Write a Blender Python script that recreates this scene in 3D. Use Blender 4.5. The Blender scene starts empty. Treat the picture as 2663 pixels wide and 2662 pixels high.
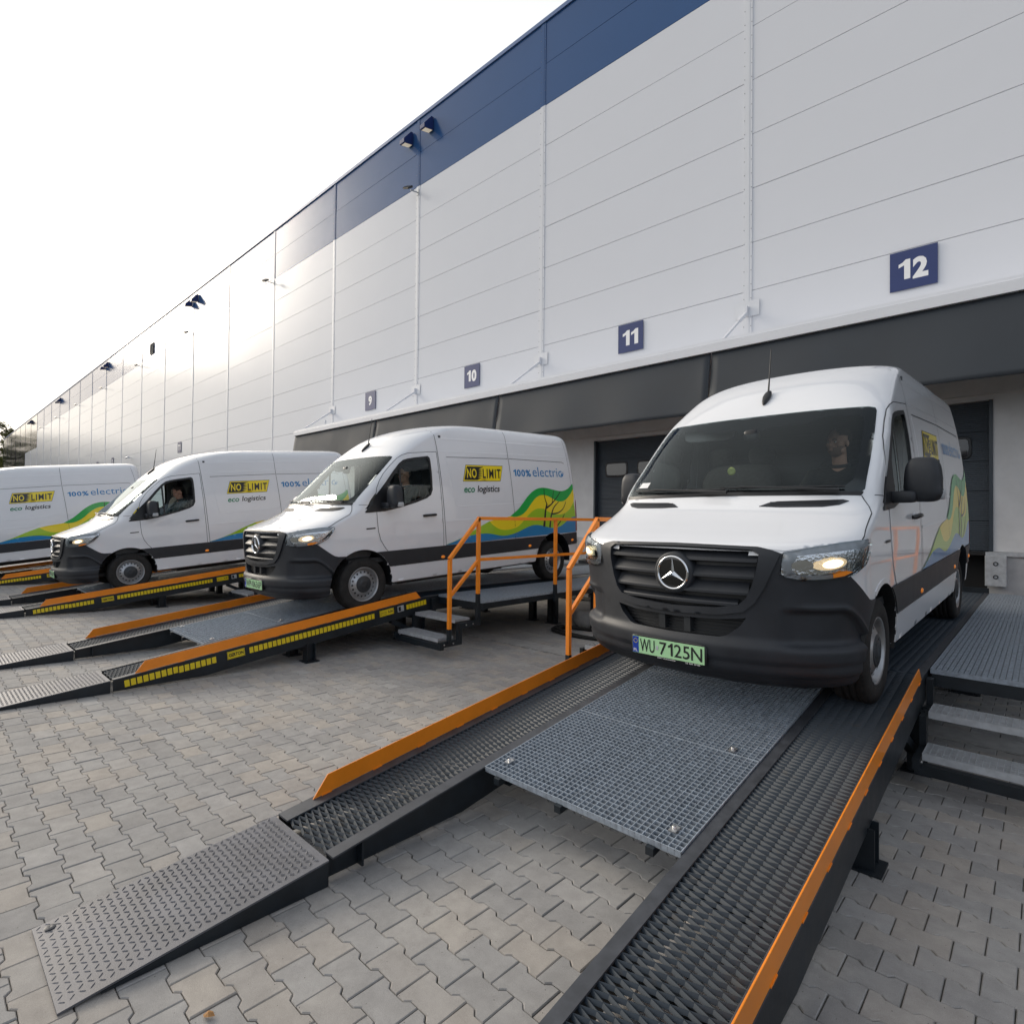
import bpy, math, random
import numpy as np
from mathutils import Vector, Matrix, geometry as mgeo

scene = bpy.context.scene
COL = scene.collection
rnd = random.Random(7)

# ------------------------------------------------------------------ camera
CAM_H = 1.653
YAW, PITCH, ROLL = -0.753403617, 0.0129875293, 0.00927275648
_c, _s = math.cos, math.sin
f0 = np.array([_s(YAW), _c(YAW), 0]); r0 = np.array([_c(YAW), -_s(YAW), 0]); u0 = np.array([0, 0, 1.0])
fw = _c(PITCH) * f0 + _s(PITCH) * u0
up = _c(PITCH) * u0 - _s(PITCH) * f0
rt = _c(ROLL) * r0 + _s(ROLL) * up
up = _c(ROLL) * up - _s(ROLL) * r0
cd = bpy.data.cameras.new('camera')
cam = bpy.data.objects.new('camera', cd)
COL.objects.link(cam)
cd.sensor_fit = 'HORIZONTAL'; cd.sensor_width = 36.0
cd.lens = 1474.02 / 2663 * 36.0
cd.clip_start = 0.05; cd.clip_end = 2000
m = Matrix.Identity(4)
for i in range(3):
    m[i][0] = rt[i]; m[i][1] = up[i]; m[i][2] = -fw[i]
m[2][3] = CAM_H
cam.matrix_world = m
scene.camera = cam

# ------------------------------------------------------------------ sky, sun, exposure
SUN_EL, SUN_AZ = math.radians(25), math.radians(-101)     # azimuth from +Y (the building) towards +X
w = bpy.data.worlds.new('World'); scene.world = w; w.use_nodes = True
nt = w.node_tree; nt.nodes.clear()
sky = nt.nodes.new('ShaderNodeTexSky'); sky.sky_type = 'NISHITA'; sky.sun_disc = False
sky.sun_elevation = SUN_EL; sky.sun_rotation = SUN_AZ
sky.air_density = 1.0; sky.dust_density = 4.0; sky.ozone_density = 1.0
# a bright, thin overcast: pale cloud veil over the clear sky, brighter all round the hazy sun
SUN_DIR = Vector((math.sin(SUN_AZ) * math.cos(SUN_EL), math.cos(SUN_AZ) * math.cos(SUN_EL), math.sin(SUN_EL)))
tc = nt.nodes.new('ShaderNodeTexCoord')
dp = nt.nodes.new('ShaderNodeVectorMath'); dp.operation = 'DOT_PRODUCT'; dp.inputs[1].default_value = SUN_DIR
mr_ = nt.nodes.new('ShaderNodeMapRange'); mr_.inputs['From Min'].default_value = -1; mr_.inputs['From Max'].default_value = 1
cr = nt.nodes.new('ShaderNodeValToRGB'); cr.color_ramp.interpolation = 'EASE'
el_ = cr.color_ramp.elements
el_[0].position = 0.0; el_[0].color = (.250, .275, .318, 1); el_[1].position = 1.0; el_[1].color = (.72, .68, .62, 1)
for p_, c_ in ((.50, (.265, .290, .332)), (.62, (.315, .336, .370)), (.73, (.435, .446, .462)), (.82, (.50, .503, .505)), (.92, (.56, .55, .535))):
    e_ = el_.new(p_); e_.color = (*c_, 1)
nz = nt.nodes.new('ShaderNodeTexNoise'); nz.inputs['Scale'].default_value = 1.6; nz.inputs['Detail'].default_value = 4
nr = nt.nodes.new('ShaderNodeMapRange'); nr.inputs['To Min'].default_value = 18.8; nr.inputs['To Max'].default_value = 21.2
ml = nt.nodes.new('ShaderNodeVectorMath'); ml.operation = 'SCALE'
mx = nt.nodes.new('ShaderNodeMixRGB'); mx.inputs[0].default_value = 0.88
bg = nt.nodes.new('ShaderNodeBackground'); bg.inputs[1].default_value = 0.125
ow = nt.nodes.new('ShaderNodeOutputWorld')
nt.links.new(tc.outputs['Generated'], dp.inputs[0]); nt.links.new(dp.outputs['Value'], mr_.inputs['Value']); nt.links.new(mr_.outputs[0], cr.inputs[0])
nt.links.new(tc.outputs['Generated'], nz.inputs['Vector']); nt.links.new(nz.outputs['Fac'], nr.inputs['Value'])
nt.links.new(cr.outputs[0], ml.inputs[0]); nt.links.new(nr.outputs[0], ml.inputs['Scale'])
sz = nt.nodes.new('ShaderNodeSeparateXYZ'); zr = nt.nodes.new('ShaderNodeMapRange'); zr.interpolation_type = 'SMOOTHSTEP'   # haze thins towards the zenith
zr.inputs['From Min'].default_value = .45; zr.inputs['From Max'].default_value = 1.0; zr.inputs['To Min'].default_value = 1.04; zr.inputs['To Max'].default_value = .62
ml2 = nt.nodes.new('ShaderNodeVectorMath'); ml2.operation = 'SCALE'
nt.links.new(tc.outputs['Generated'], sz.inputs[0]); nt.links.new(sz.outputs['Z'], zr.inputs['Value'])
nt.links.new(ml.outputs[0], ml2.inputs[0]); nt.links.new(zr.outputs[0], ml2.inputs['Scale'])
nt.links.new(sky.outputs[0], mx.inputs[1]); nt.links.new(ml2.outputs[0], mx.inputs[2])
nt.links.new(mx.outputs[0], bg.inputs[0]); nt.links.new(bg.outputs[0], ow.inputs[0])

sl = bpy.data.lights.new('sun', 'SUN'); sl.energy = 2.1; sl.angle = math.radians(24); sl.color = (1.0, 0.90, 0.77)
so = bpy.data.objects.new('sun', sl); COL.objects.link(so)
sd = Vector((math.sin(SUN_AZ) * math.cos(SUN_EL), math.cos(SUN_AZ) * math.cos(SUN_EL), math.sin(SUN_EL)))
so.rotation_euler = sd.to_track_quat('Z', 'Y').to_euler()
so.location = (-30, -10, 25)

scene.view_settings.view_transform = 'Standard'; scene.view_settings.look = 'None'
scene.view_settings.exposure = 0.0; scene.view_settings.gamma = 1.0
scene.view_settings.use_curve_mapping = False
try:
    scene.cycles.use_denoising = True
    scene.cycles.max_bounces = 8; scene.cycles.transparent_max_bounces = 16
    scene.cycles.caustics_reflective = False; scene.cycles.caustics_refractive = False
    scene.cycles.sample_clamp_indirect = 6
except Exception:
    pass

# ------------------------------------------------------------------ materials
MATS = {}
def material(name, col, rough=0.5, metal=0.0, spec=0.5, coat=0.0, coat_rough=0.03, var=0.0, scale=8.0,
             bump=0.0, bump_scale=60.0, detail=5.0, emit=None, emit_s=0.0, coord='Object', rvar=0.0, col2=None, ramp=(0.35, 0.7)):
    if name in MATS:
        return MATS[name]
    mt = bpy.data.materials.new(name); mt.use_nodes = True
    t = mt.node_tree; b = t.nodes['Principled BSDF']
    b.inputs['Base Color'].default_value = (*col, 1); b.inputs['Roughness'].default_value = rough
    b.inputs['Metallic'].default_value = metal; b.inputs['Specular IOR Level'].default_value = spec
    b.inputs['Coat Weight'].default_value = coat; b.inputs['Coat Roughness'].default_value = coat_rough
    if emit is not None:
        b.inputs['Emission Color'].default_value = (*emit, 1); b.inputs['Emission Strength'].default_value = emit_s
    if var or bump or rvar or col2:
        co = t.nodes.new('ShaderNodeTexCoord')
    if var or col2 or rvar:
        n = t.nodes.new('ShaderNodeTexNoise'); n.inputs['Scale'].default_value = scale; n.inputs['Detail'].default_value = detail
        n.inputs['Roughness'].default_value = 0.6
        t.links.new(co.outputs[coord], n.inputs['Vector'])
        r = t.nodes.new('ShaderNodeValToRGB')
        r.color_ramp.elements[0].position = ramp[0]; r.color_ramp.elements[1].position = ramp[1]
        c2 = col2 if col2 else tuple(min(1, c * (1 + var)) for c in col)
        c1 = col if col2 else tuple(c * (1 - var) for c in col)
        r.color_ramp.elements[0].color = (*c1, 1); r.color_ramp.elements[1].color = (*c2, 1)
        t.links.new(n.outputs['Fac'], r.inputs[0]); t.links.new(r.outputs[0], b.inputs['Base Color'])
        if rvar:
            mr = t.nodes.new('ShaderNodeMapRange')
            mr.inputs['To Min'].default_value = max(0, rough - rvar); mr.inputs['To Max'].default_value = min(1, rough + rvar)
            t.links.new(n.outputs['Fac'], mr.inputs['Value']); t.links.new(mr.outputs[0], b.inputs['Roughness'])
    if bump:
        n2 = t.nodes.new('ShaderNodeTexNoise'); n2.inputs['Scale'].default_value = bump_scale; n2.inputs['Detail'].default_value = 3
        t.links.new(co.outputs[coord], n2.inputs['Vector'])
        bp = t.nodes.new('ShaderNodeBump'); bp.inputs['Strength'].default_value = bump; bp.inputs['Distance'].default_value = 0.01
        t.links.new(n2.outputs['Fac'], bp.inputs['Height']); t.links.new(bp.outputs[0], b.inputs['Normal'])
    MATS[name] = mt
    return mt

def glass(name, tint, ior=1.5, fac_min=0.0):
    if name in MATS:
        return MATS[name]
    mt = bpy.data.materials.new(name); mt.use_nodes = True; t = mt.node_tree; t.nodes.clear()
    tr = t.nodes.new('ShaderNodeBsdfTransparent'); tr.inputs[0].default_value = (*tint, 1)
    gl = t.nodes.new('ShaderNodeBsdfGlossy'); gl.inputs['Roughness'].default_value = 0.0
    gl.inputs['Color'].default_value = (0.88, 0.97, 1, 1)
    fr = t.nodes.new('ShaderNodeFresnel'); fr.inputs['IOR'].default_value = ior
    mx_ = t.nodes.new('ShaderNodeMixShader'); o = t.nodes.new('ShaderNodeOutputMaterial')
    t.links.new(fr.outputs[0], mx_.inputs[0]); t.links.new(tr.outputs[0], mx_.inputs[1]); t.links.new(gl.outputs[0], mx_.inputs[2])
    t.links.new(mx_.outputs[0], o.inputs[0])
    MATS[name] = mt
    return mt

M_white = material('van_white_paint', (0.80, 0.81, 0.83), 0.32, coat=1.0, coat_rough=0.02, var=0.012, scale=3, rvar=0.03)
M_plastic = material('bumper_plastic', (0.022, 0.025, 0.031), 0.48, var=0.18, scale=5, bump=0.06, bump_scale=700, rvar=0.09, spec=0.45)
M_black = material('black_plastic', (0.012, 0.013, 0.015), 0.42, var=0.2, scale=9)
M_strip = material('side_moulding', (0.022, 0.025, 0.03), 0.5, var=0.15, scale=6, rvar=0.08)
M_gap_shade = material('gap_and_crease_shade', (0.02, 0.021, 0.024), 0.8)
M_frit = material('frit_black', (0.008, 0.008, 0.010), 0.18, coat=0.6)
M_glass = glass('window_glass', (0.80, 0.88, 0.86), 1.48)
M_wind = glass('windscreen_glass', (0.92, 0.97, 0.96), 1.38)
M_lens = glass('lamp_lens', (0.95, 0.96, 0.97), 1.45)
M_rubber = material('tyre_rubber', (0.018, 0.017, 0.016), 0.85, var=0.35, scale=14, bump=0.15, bump_scale=120)
M_rim = material('steel_rim', (0.40, 0.41, 0.42), 0.38, metal=0.75, var=0.12, scale=14)
M_hub = material('hub_cap', (0.03, 0.035, 0.04), 0.45)
M_chrome = material('chrome', (0.82, 0.83, 0.85), 0.09, metal=1.0)
M_reflector = material('lamp_reflector', (0.78, 0.79, 0.80), 0.14, metal=1.0, bump=0.5, bump_scale=55)
M_prism = material('lamp_prism', (0.42, 0.43, 0.45), 0.25, metal=0.6, bump=0.5, bump_scale=180)
M_amber = material('amber_lens', (0.75, 0.20, 0.01), 0.2, coat=0.7, emit=(1.0, 0.30, 0.02), emit_s=0.25)
M_red = material('tail_lens', (0.30, 0.012, 0.02), 0.15, coat=0.8)
M_lamp = material('headlamp_glow', (1, 0.85, 0.6), 0.4, emit=(1.0, 0.80, 0.50), emit_s=3.2)
M_bowl = material('lit_reflector', (0.8, 0.72, 0.6), 0.2, metal=0.8, bump=0.4, bump_scale=60, emit=(1.0, 0.74, 0.42), emit_s=0.55)  # the bulb's light in the bowl is put in as emission
M_star_bg = material('emblem_disc', (0.008, 0.008, 0.009), 0.05, coat=1.0)
M_plate = material('plate_green', (0.42, 0.72, 0.40), 0.35, var=0.03, scale=20)
M_plateblue = material('plate_blue', (0.01, 0.05, 0.35), 0.35)
M_ink = material('ink_black', (0.012, 0.012, 0.014), 0.45)
M_inkw = material('ink_white', (0.8, 0.8, 0.8), 0.45)
M_interior = material('cabin_trim', (0.022, 0.025, 0.028), 0.7, var=0.2, scale=10)
M_dash = material('dashboard', (0.05, 0.056, 0.06), 0.62, var=0.15, scale=20)
M_seat = material('seat_fabric', (0.03, 0.032, 0.036), 0.9, var=0.3, scale=40, bump=0.2, bump_scale=300)
M_headliner = material('headliner', (0.30, 0.31, 0.31), 0.9)
M_cargo = material('bulkhead_panel', (0.06, 0.067, 0.073), 0.6)
M_lyel = material('livery_yellow', (0.93, 0.72, 0.012), 0.35, coat=0.6)
M_lgrn = material('livery_green', (0.012, 0.40, 0.06), 0.35, coat=0.6)
M_llime = material('livery_lime', (0.36, 0.60, 0.015), 0.35, coat=0.6)
M_lblue = material('livery_blue', (0.004, 0.22, 0.50), 0.35, coat=0.6)
M_lblk = material('livery_black', (0.014, 0.014, 0.014), 0.35, coat=0.5)
M_ltblue = material('lettering_blue', (0.012, 0.22, 0.52), 0.35, coat=0.5)
M_ltgrn = material('lettering_green', (0.01, 0.24, 0.11), 0.35, coat=0.5)

M_orange = material('orange_steel_paint', (0.93, 0.27, 0.012), 0.42, var=0.07, scale=5, coat=0.3, rvar=0.08)
M_steel = material('anthracite_steel', (0.010, 0.015, 0.020), 0.42, var=0.3, scale=7, rvar=0.12, bump=0.05, bump_scale=90)
M_railtop = material('lit_anthracite_steel', (0.055, 0.060, 0.070), 0.5, var=0.25, scale=12, rvar=0.12, bump=0.06, bump_scale=120)  # paler copy of the anthracite: light on upward faces is in its colour
M_galv = material('galvanised_steel', (0.35, 0.40, 0.46), 0.45, metal=0.3, var=0.22, scale=26, detail=3, rvar=0.12)
M_galv2 = material('galvanised_sheet', (0.46, 0.48, 0.50), 0.5, metal=0.3, var=0.12, scale=18, detail=2, rvar=0.12)
M_mesh = material('mesh_steel', (0.020, 0.031, 0.044), 0.50, var=0.3, scale=9, rvar=0.1, col2=(0.050, 0.040, 0.028), ramp=(0.58, 0.82))
M_tread = material('tread_plate_steel', (0.125, 0.127, 0.142), 0.50, metal=0.15, var=0.22, scale=6, rvar=0.12, bump=0.05, bump_scale=150)
M_yref = material('yellow_reflector', (0.80, 0.60, 0.01), 0.3, coat=0.5)
M_bolt = material('zinc_bolt', (0.6, 0.6, 0.6), 0.35, metal=0.8)
# ------------------------------------------------------------------ helpers
def tag(o, label=None, cat=None, group=None, kind=None):
    if label: o['label'] = label
    if cat: o['category'] = cat
    if group: o['group'] = group
    if kind: o['kind'] = kind
    return o

def link(name, data, parent=None, loc=None, rot=None):
    o = bpy.data.objects.new(name, data); COL.objects.link(o)
    if parent is not None: o.parent = parent
    if loc is not None: o.location = loc
    if rot is not None: o.rotation_euler = rot
    return o

def empty(name, loc=(0, 0, 0), rot=(0, 0, 0), label=None, cat=None, group=None):
    o = link(name, None, None, loc, rot); o.empty_display_size = 0.1
    return tag(o, label, cat, group)

CHILD = {}
def copy_tree(o, parent=None):
    c = o.copy(); COL.objects.link(c); c.parent = parent
    for ch in o.children:
        copy_tree(ch, c)
    return c

class MB:
    """collects polygons; build() links them as one mesh object"""
    def __init__(self):
        self.v = []; self.f = []; self.mi = []; self.cur = 0; self.sm = []; self.smooth = False
    def add(self, vs, fs, smooth=None):
        k = len(self.v); self.v.extend([tuple(map(float, p)) for p in vs])
        s = self.smooth if smooth is None else smooth
        for f in fs:
            self.f.append(tuple(int(i) + k for i in f)); self.mi.append(self.cur); self.sm.append(s)
        return self
    def box(self, x0, x1, y0, y1, z0, z1, shear=None):
        vs = [(x, y, z) for z in (z0, z1) for y in (y0, y1) for x in (x0, x1)]
        if shear: vs = [(x, y, z + shear(y)) for x, y, z in vs]
        return self.add(vs, [(0, 2, 3, 1), (4, 5, 7, 6), (0, 1, 5, 4), (2, 6, 7, 3), (0, 4, 6, 2), (1, 3, 7, 5)])
    def bar(self, a, b, wx, wz, upv=(0, 0, 1)):
        a = Vector(a); b = Vector(b); d = (b - a).normalized(); u = Vector(upv)
        s = d.cross(u)
        if s.length < 1e-5: s = d.cross(Vector((1, 0, 0)))
        s.normalize(); u = s.cross(d).normalized()
        vs = []
        for p in (a, b):
            for i, j in ((-1, -1), (1, -1), (1, 1), (-1, 1)):
                vs.append(p + s * (i * wx / 2) + u * (j * wz / 2))
        return self.add(vs, [(3, 2, 1, 0), (4, 5, 6, 7), (0, 1, 5, 4), (1, 2, 6, 5), (2, 3, 7, 6), (3, 0, 4, 7)])
    def tube(self, pts, r, n=8, closed=False, cap=True):
        pts = [Vector(p) for p in pts]; m_ = len(pts); rs = r if hasattr(r, '__len__') else [r] * m_
        vs = []; pu = None
        for i, p in enumerate(pts):
            a = pts[i - 1] if (i > 0 or closed) else p
            b = pts[(i + 1) % m_] if (i < m_ - 1 or closed) else p
            d = (b - a).normalized()
            u = pu if pu is not None else (Vector((0, 0, 1)) if abs(d.z) < 0.9 else Vector((1, 0, 0)))
            s = d.cross(u).normalized(); u = s.cross(d).normalized(); pu = u
            for k in range(n):
                t = 2 * math.pi * k / n
                vs.append(p + (s * math.cos(t) + u * math.sin(t)) * rs[i])
        fs = []
        for i in range(m_ if closed else m_ - 1):
            j = (i + 1) % m_
            for k in range(n):
                l = (k + 1) % n
                fs.append((i * n + k, j * n + k, j * n + l, i * n + l))
        self.add(vs, fs, True)
        if cap and not closed:
            self.add(vs[:n], [tuple(range(n))], False); self.add(vs[-n:], [tuple(range(n - 1, -1, -1))], False)
        return self
    def lathe(self, prof, n=32, axis='x', c=(0, 0, 0), smooth=True):
        """prof: (along axis, radius)"""
        vs = []
        for a, r in prof:
            for k in range(n):
                t = 2 * math.pi * k / n
                p = (a, r * math.cos(t), r * math.sin(t)) if axis == 'x' else ((r * math.cos(t), a, r * math.sin(t)) if axis == 'y' else (r * math.cos(t), r * math.sin(t), a))
                vs.append((p[0] + c[0], p[1] + c[1], p[2] + c[2]))
        fs = [(i * n + k, i * n + (k + 1) % n, (i + 1) * n + (k + 1) % n, (i + 1) * n + k) for i in range(len(prof) - 1) for k in range(n)]
        return self.add(vs, fs, smooth)
    def prism(self, poly, a, b, axis='x', smooth=False):
        """poly in the plane across the axis, extruded from a to b"""
        n = len(poly)
        def P(t, p): return (t, p[0], p[1]) if axis == 'x' else ((p[0], t, p[1]) if axis == 'y' else (p[0], p[1], t))
        vs = [P(a, p) for p in poly] + [P(b, p) for p in poly]
        fs = [(i, (i + 1) % n, n + (i + 1) % n, n + i) for i in range(n)] + [tuple(range(n - 1, -1, -1)), tuple(range(n, 2 * n))]
        return self.add(vs, fs, smooth)
    def ellipsoid(self, c, r, n=16, m_=10, rot=None):
        vs = []; fs = []
        R_ = Matrix.Identity(3) if rot is None else rot
        for i in range(m_ + 1):
            th = math.pi * i / m_
            for k in range(n):
                t = 2 * math.pi * k / n
                p = R_ @ Vector((r[0] * math.sin(th) * math.cos(t), r[1] * math.sin(th) * math.sin(t), r[2] * math.cos(th)))
                vs.append((c[0] + p.x, c[1] + p.y, c[2] + p.z))
        for i in range(m_):
            for k in range(n):
                l = (k + 1) % n
                if i == 0: fs.append((k, n + k, n + l))
                elif i == m_ - 1: fs.append((i * n + k, (i + 1) * n + k, i * n + l))
                else: fs.append((i * n + k, (i + 1) * n + k, (i + 1) * n + l, i * n + l))
        return self.add(vs, fs, True)
    def mesh(self, name, mats):
        me = bpy.data.meshes.new(name)
        me.from_pydata(self.v, [], self.f)
        if not isinstance(mats, (list, tuple)): mats = [mats]
        for mt in mats: me.materials.append(mt)
        if len(mats) > 1: me.polygons.foreach_set('material_index', self.mi)
        me.polygons.foreach_set('use_smooth', self.sm)
        me.update()
        return me
    def build(self, name, mats, parent=None, loc=None, rot=None, bevel=0.0):
        o = link(name, self.mesh(name, mats), parent, loc, rot)
        if bevel:
            b = o.modifiers.new('bevel', 'BEVEL'); b.width = bevel; b.segments = 2; b.limit_method = 'ANGLE'
        return o

def pchip(xs, ys):
    xs = np.array(xs, float); ys = np.array(ys, float); h = np.diff(xs); d = np.diff(ys) / h
    mm = np.zeros_like(xs); mm[0] = d[0]; mm[-1] = d[-1]
    for i in range(1, len(xs) - 1):
        if d[i - 1] * d[i] > 0:
            w1 = 2 * h[i] + h[i - 1]; w2 = h[i] + 2 * h[i - 1]
            mm[i] = (w1 + w2) / (w1 / d[i - 1] + w2 / d[i])
    def f(x):
        x = np.clip(np.asarray(x, float), xs[0], xs[-1]); i = np.clip(np.searchsorted(xs, x) - 1, 0, len(h) - 1)
        t = (x - xs[i]) / h[i]
        return ((1 + 2 * t) * (1 - t) ** 2) * ys[i] + t * (1 - t) ** 2 * h[i] * mm[i] + t * t * (3 - 2 * t) * ys[i + 1] + t * t * (t - 1) * h[i] * mm[i + 1]
    return f

def smooth_closed(pts, n=4):
    """Catmull-Rom through a closed list"""
    out = []; m_ = len(pts)
    for i in range(m_):
        p0, p1, p2, p3 = (np.array(pts[(i + k) % m_], float) for k in (-1, 0, 1, 2))
        for k in range(n):
            t = k / n
            out.append(tuple(0.5 * ((2 * p1) + (-p0 + p2) * t + (2 * p0 - 5 * p1 + 4 * p2 - p3) * t * t + (-p0 + 3 * p1 - 3 * p2 + p3) * t ** 3)))
    return out

def smooth_open(pts, n=4):
    out = []; m_ = len(pts)
    for i in range(m_ - 1):
        p0, p1, p2, p3 = (np.array(pts[min(max(i + k, 0), m_ - 1)], float) for k in (-1, 0, 1, 2))
        for k in range(n):
            t = k / n
            out.append(tuple(0.5 * ((2 * p1) + (-p0 + p2) * t + (2 * p0 - 5 * p1 + 4 * p2 - p3) * t * t + (-p0 + 3 * p1 - 3 * p2 + p3) * t ** 3)))
    out.append(tuple(pts[-1]))
    return out

def pip(poly, x, y):
    poly = np.asarray(poly, float); x = np.asarray(x, float); y = np.asarray(y, float)
    ins = np.zeros(x.shape, bool); j = len(poly) - 1
    for i in range(len(poly)):
        xi, yi = poly[i]; xj, yj = poly[j]
        if yi != yj:
            c = ((yi > y) != (yj > y)) & (x < (xj - xi) * (y - yi) / (yj - yi) + xi)
            ins ^= c
        j = i
    return ins

def seg_dist(poly, P):
    poly = np.asarray(poly, float); P = np.asarray(P, float); best = np.full(len(P), 1e9)
    for i in range(len(poly)):
        a = poly[i]; b = poly[(i + 1) % len(poly)]; d = b - a; L = (d * d).sum()
        if L < 1e-14: continue
        t = np.clip(((P - a) @ d) / L, 0, 1)
        best = np.minimum(best, np.hypot(*(P - a - t[:, None] * d).T))
    return best

def densify(poly, step):
    out = []; n = len(poly)
    for i in range(n):
        a = np.array(poly[i], float); b = np.array(poly[(i + 1) % n], float)
        k = max(1, int(math.ceil(np.hypot(*(b - a)) / step)))
        for j in range(k): out.append(tuple(a + (b - a) * j / k))
    return out

def cdt(outer, holes=(), step=(0.03, 0.03)):
    """triangulate a polygon with holes, with a grid of points inside"""
    outer = densify(outer, min(step)); holes = [densify(h, min(step)) for h in holes]
    V = []; Ed = []
    for loop in [outer] + holes:
        k = len(V); V += loop; Ed += [(k + i, k + (i + 1) % len(loop)) for i in range(len(loop))]
    o = np.array(outer)
    gx = np.arange(o[:, 0].min(), o[:, 0].max(), step[0]); gy = np.arange(o[:, 1].min(), o[:, 1].max(), step[1])
    X, Y = np.meshgrid(gx + 0.0031, gy + 0.0027); X = X.ravel(); Y = Y.ravel()
    ok = pip(outer, X, Y)
    for h in holes: ok &= ~pip(h, X, Y)
    P = np.stack([X[ok], Y[ok]], 1)
    if len(P):
        d = seg_dist(outer, P)
        for h in holes: d = np.minimum(d, seg_dist(h, P))
        P = P[d > 0.45 * min(step)]
    V = [Vector(p) for p in V] + [Vector(p) for p in P]
    r = mgeo.delaunay_2d_cdt(V, Ed, [], 0, 1e-7)
    vs = np.array([(p.x, p.y) for p in r[0]]); fs = np.array([t for t in r[2] if len(t) == 3])
    c = vs[fs].mean(1); ok = pip(outer, c[:, 0], c[:, 1])
    for h in holes: ok &= ~pip(h, c[:, 0], c[:, 1])
    fs = fs[ok]
    # consistent winding
    a, b, c_ = vs[fs[:, 0]], vs[fs[:, 1]], vs[fs[:, 2]]
    cr_ = (b[:, 0] - a[:, 0]) * (c_[:, 1] - a[:, 1]) - (b[:, 1] - a[:, 1]) * (c_[:, 0] - a[:, 0])
    fs[cr_ < 0] = fs[cr_ < 0][:, ::-1]
    return vs, fs

_txt = {}
def text_mesh(s, bold=0.0, shear=0.0, space=1.0):
    """flat lettering: vertices in the unit of the font, and its faces"""
    key = (s, bold, shear, space)
    if key in _txt: return _txt[key]
    if '1' in s:                               # figures with a flagged one, set glyph by glyph
        H = text_mesh('2', bold)[0][:, 1].max(); sw = .115 + 2 * bold; x = 0.0; V = []; Fc = []
        for ch in s:
            if ch == ' ': x += .28 * space; continue
            if ch == '1':
                fw_ = .19 + bold * 1.2
                v = np.array([(0, H * .62), (0, H * .80), (fw_ * .55, H * .87), (fw_, H), (fw_ + sw * .75, H), (fw_ + sw * .75, 0), (fw_ - sw * .25, 0), (fw_ - sw * .25, H * .72)]); f = [(0, 1, 2, 7), (2, 3, 7), (3, 4, 5, 6, 7)]
            else:
                v, f = text_mesh(ch, bold); v = v - np.array([v[:, 0].min(), 0])
            k = len(V); V += [(a + x + b * shear, b) for a, b in v]; Fc += [tuple(i + k for i in q) for q in f]; x += v[:, 0].max() + .085 * space
        _txt[key] = (np.array(V), Fc); return _txt[key]
    cu = bpy.data.curves.new('lettering', 'FONT'); cu.body = s; cu.size = 1.0; cu.offset = bold; cu.shear = shear
    cu.space_character = space; cu.resolution_u = 3; cu.fill_mode = 'FRONT' if hasattr(cu, 'fill_mode') else cu.fill_mode
    ob = bpy.data.objects.new('lettering', cu); COL.objects.link(ob)
    bpy.context.view_layer.update()
    dg = bpy.context.evaluated_depsgraph_get()
    me = ob.evaluated_get(dg).to_mesh()
    vs = np.array([tuple(v.co)[:2] for v in me.vertices]); fs = [tuple(p.vertices) for p in me.polygons]
    ob.evaluated_get(dg).to_mesh_clear()
    bpy.data.objects.remove(ob); bpy.data.curves.remove(cu)
    _txt[key] = (vs, fs)
    return vs, fs

def fit_text(s, x0, x1, y0, y1, bold=0.0, shear=0.0, space=1.0):
    """lettering stretched to a box"""
    vs, fs = text_mesh(s, bold, shear, space)
    lo = vs.min(0); hi = vs.max(0)
    out = (vs - lo) / (hi - lo) * np.array([x1 - x0, y1 - y0]) + np.array([x0, y0])
    return out, fs
# ------------------------------------------------------------------ delivery van
# body frame: x to the van's left, y backwards from the front axle, z up from the ground
yf = pchip([.20, .27, .36, .46, .55, .64, .80, .95, 1.05, 1.09, 1.13, 1.18, 1.24, 1.31, 1.38, 1.42, 1.70, 1.968, 2.06, 2.23, 2.36, 2.46, 2.54, 2.60, 2.64, 2.66, 2.67],
           [-.80, -.93, -.985, -.995, -.985, -.980, -.975, -.965, -.945, -.915, -.82, -.67, -.50, -.345, -.245, -.215, .09, .393, .50, .69, .865, 1.06, 1.30, 1.60, 1.95, 2.4, 2.8])
hw = pchip([.20, .30, .50, .765, .95, 1.2, 1.35, 1.8, 2.05, 2.2, 2.37, 2.45, 2.51, 2.56, 2.61, 2.645, 2.67],
           [.93, .965, .985, .998, 1.0, .992, .983, .945, .912, .888, .855, .835, .808, .765, .66, .44, .02])
Dc = pchip([.20, .40, .75, 1.0, 1.1, 1.2, 1.3, 1.4, 1.45, 1.7, 2.05, 2.2, 2.4, 2.52, 2.60, 2.67],
           [.52, .62, .60, .54, .48, .38, .34, .32, .31, .28, .25, .34, .46, .55, .62, .7])
Nc = pchip([.20, .75, 1.1, 1.3, 1.45, 2.05, 2.3, 2.6], [2.2, 2.2, 2.4, 2.5, 2.9, 2.9, 2.6, 2.3])
yr = pchip([.20, 1.2, 1.6, 2.3, 2.5, 2.60, 2.67], [4.70, 4.70, 4.685, 4.63, 4.60, 4.53, 4.2])
_zt = np.linspace(.20, 2.67, 3000); _yt = yf(_zt)
_tt = np.concatenate([[0], np.cumsum(np.hypot(np.diff(_zt), np.diff(_yt)))])
def z_of(t): return np.interp(t, _tt, _zt)
def t_of(z): return np.interp(z, _zt, _tt)

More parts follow.
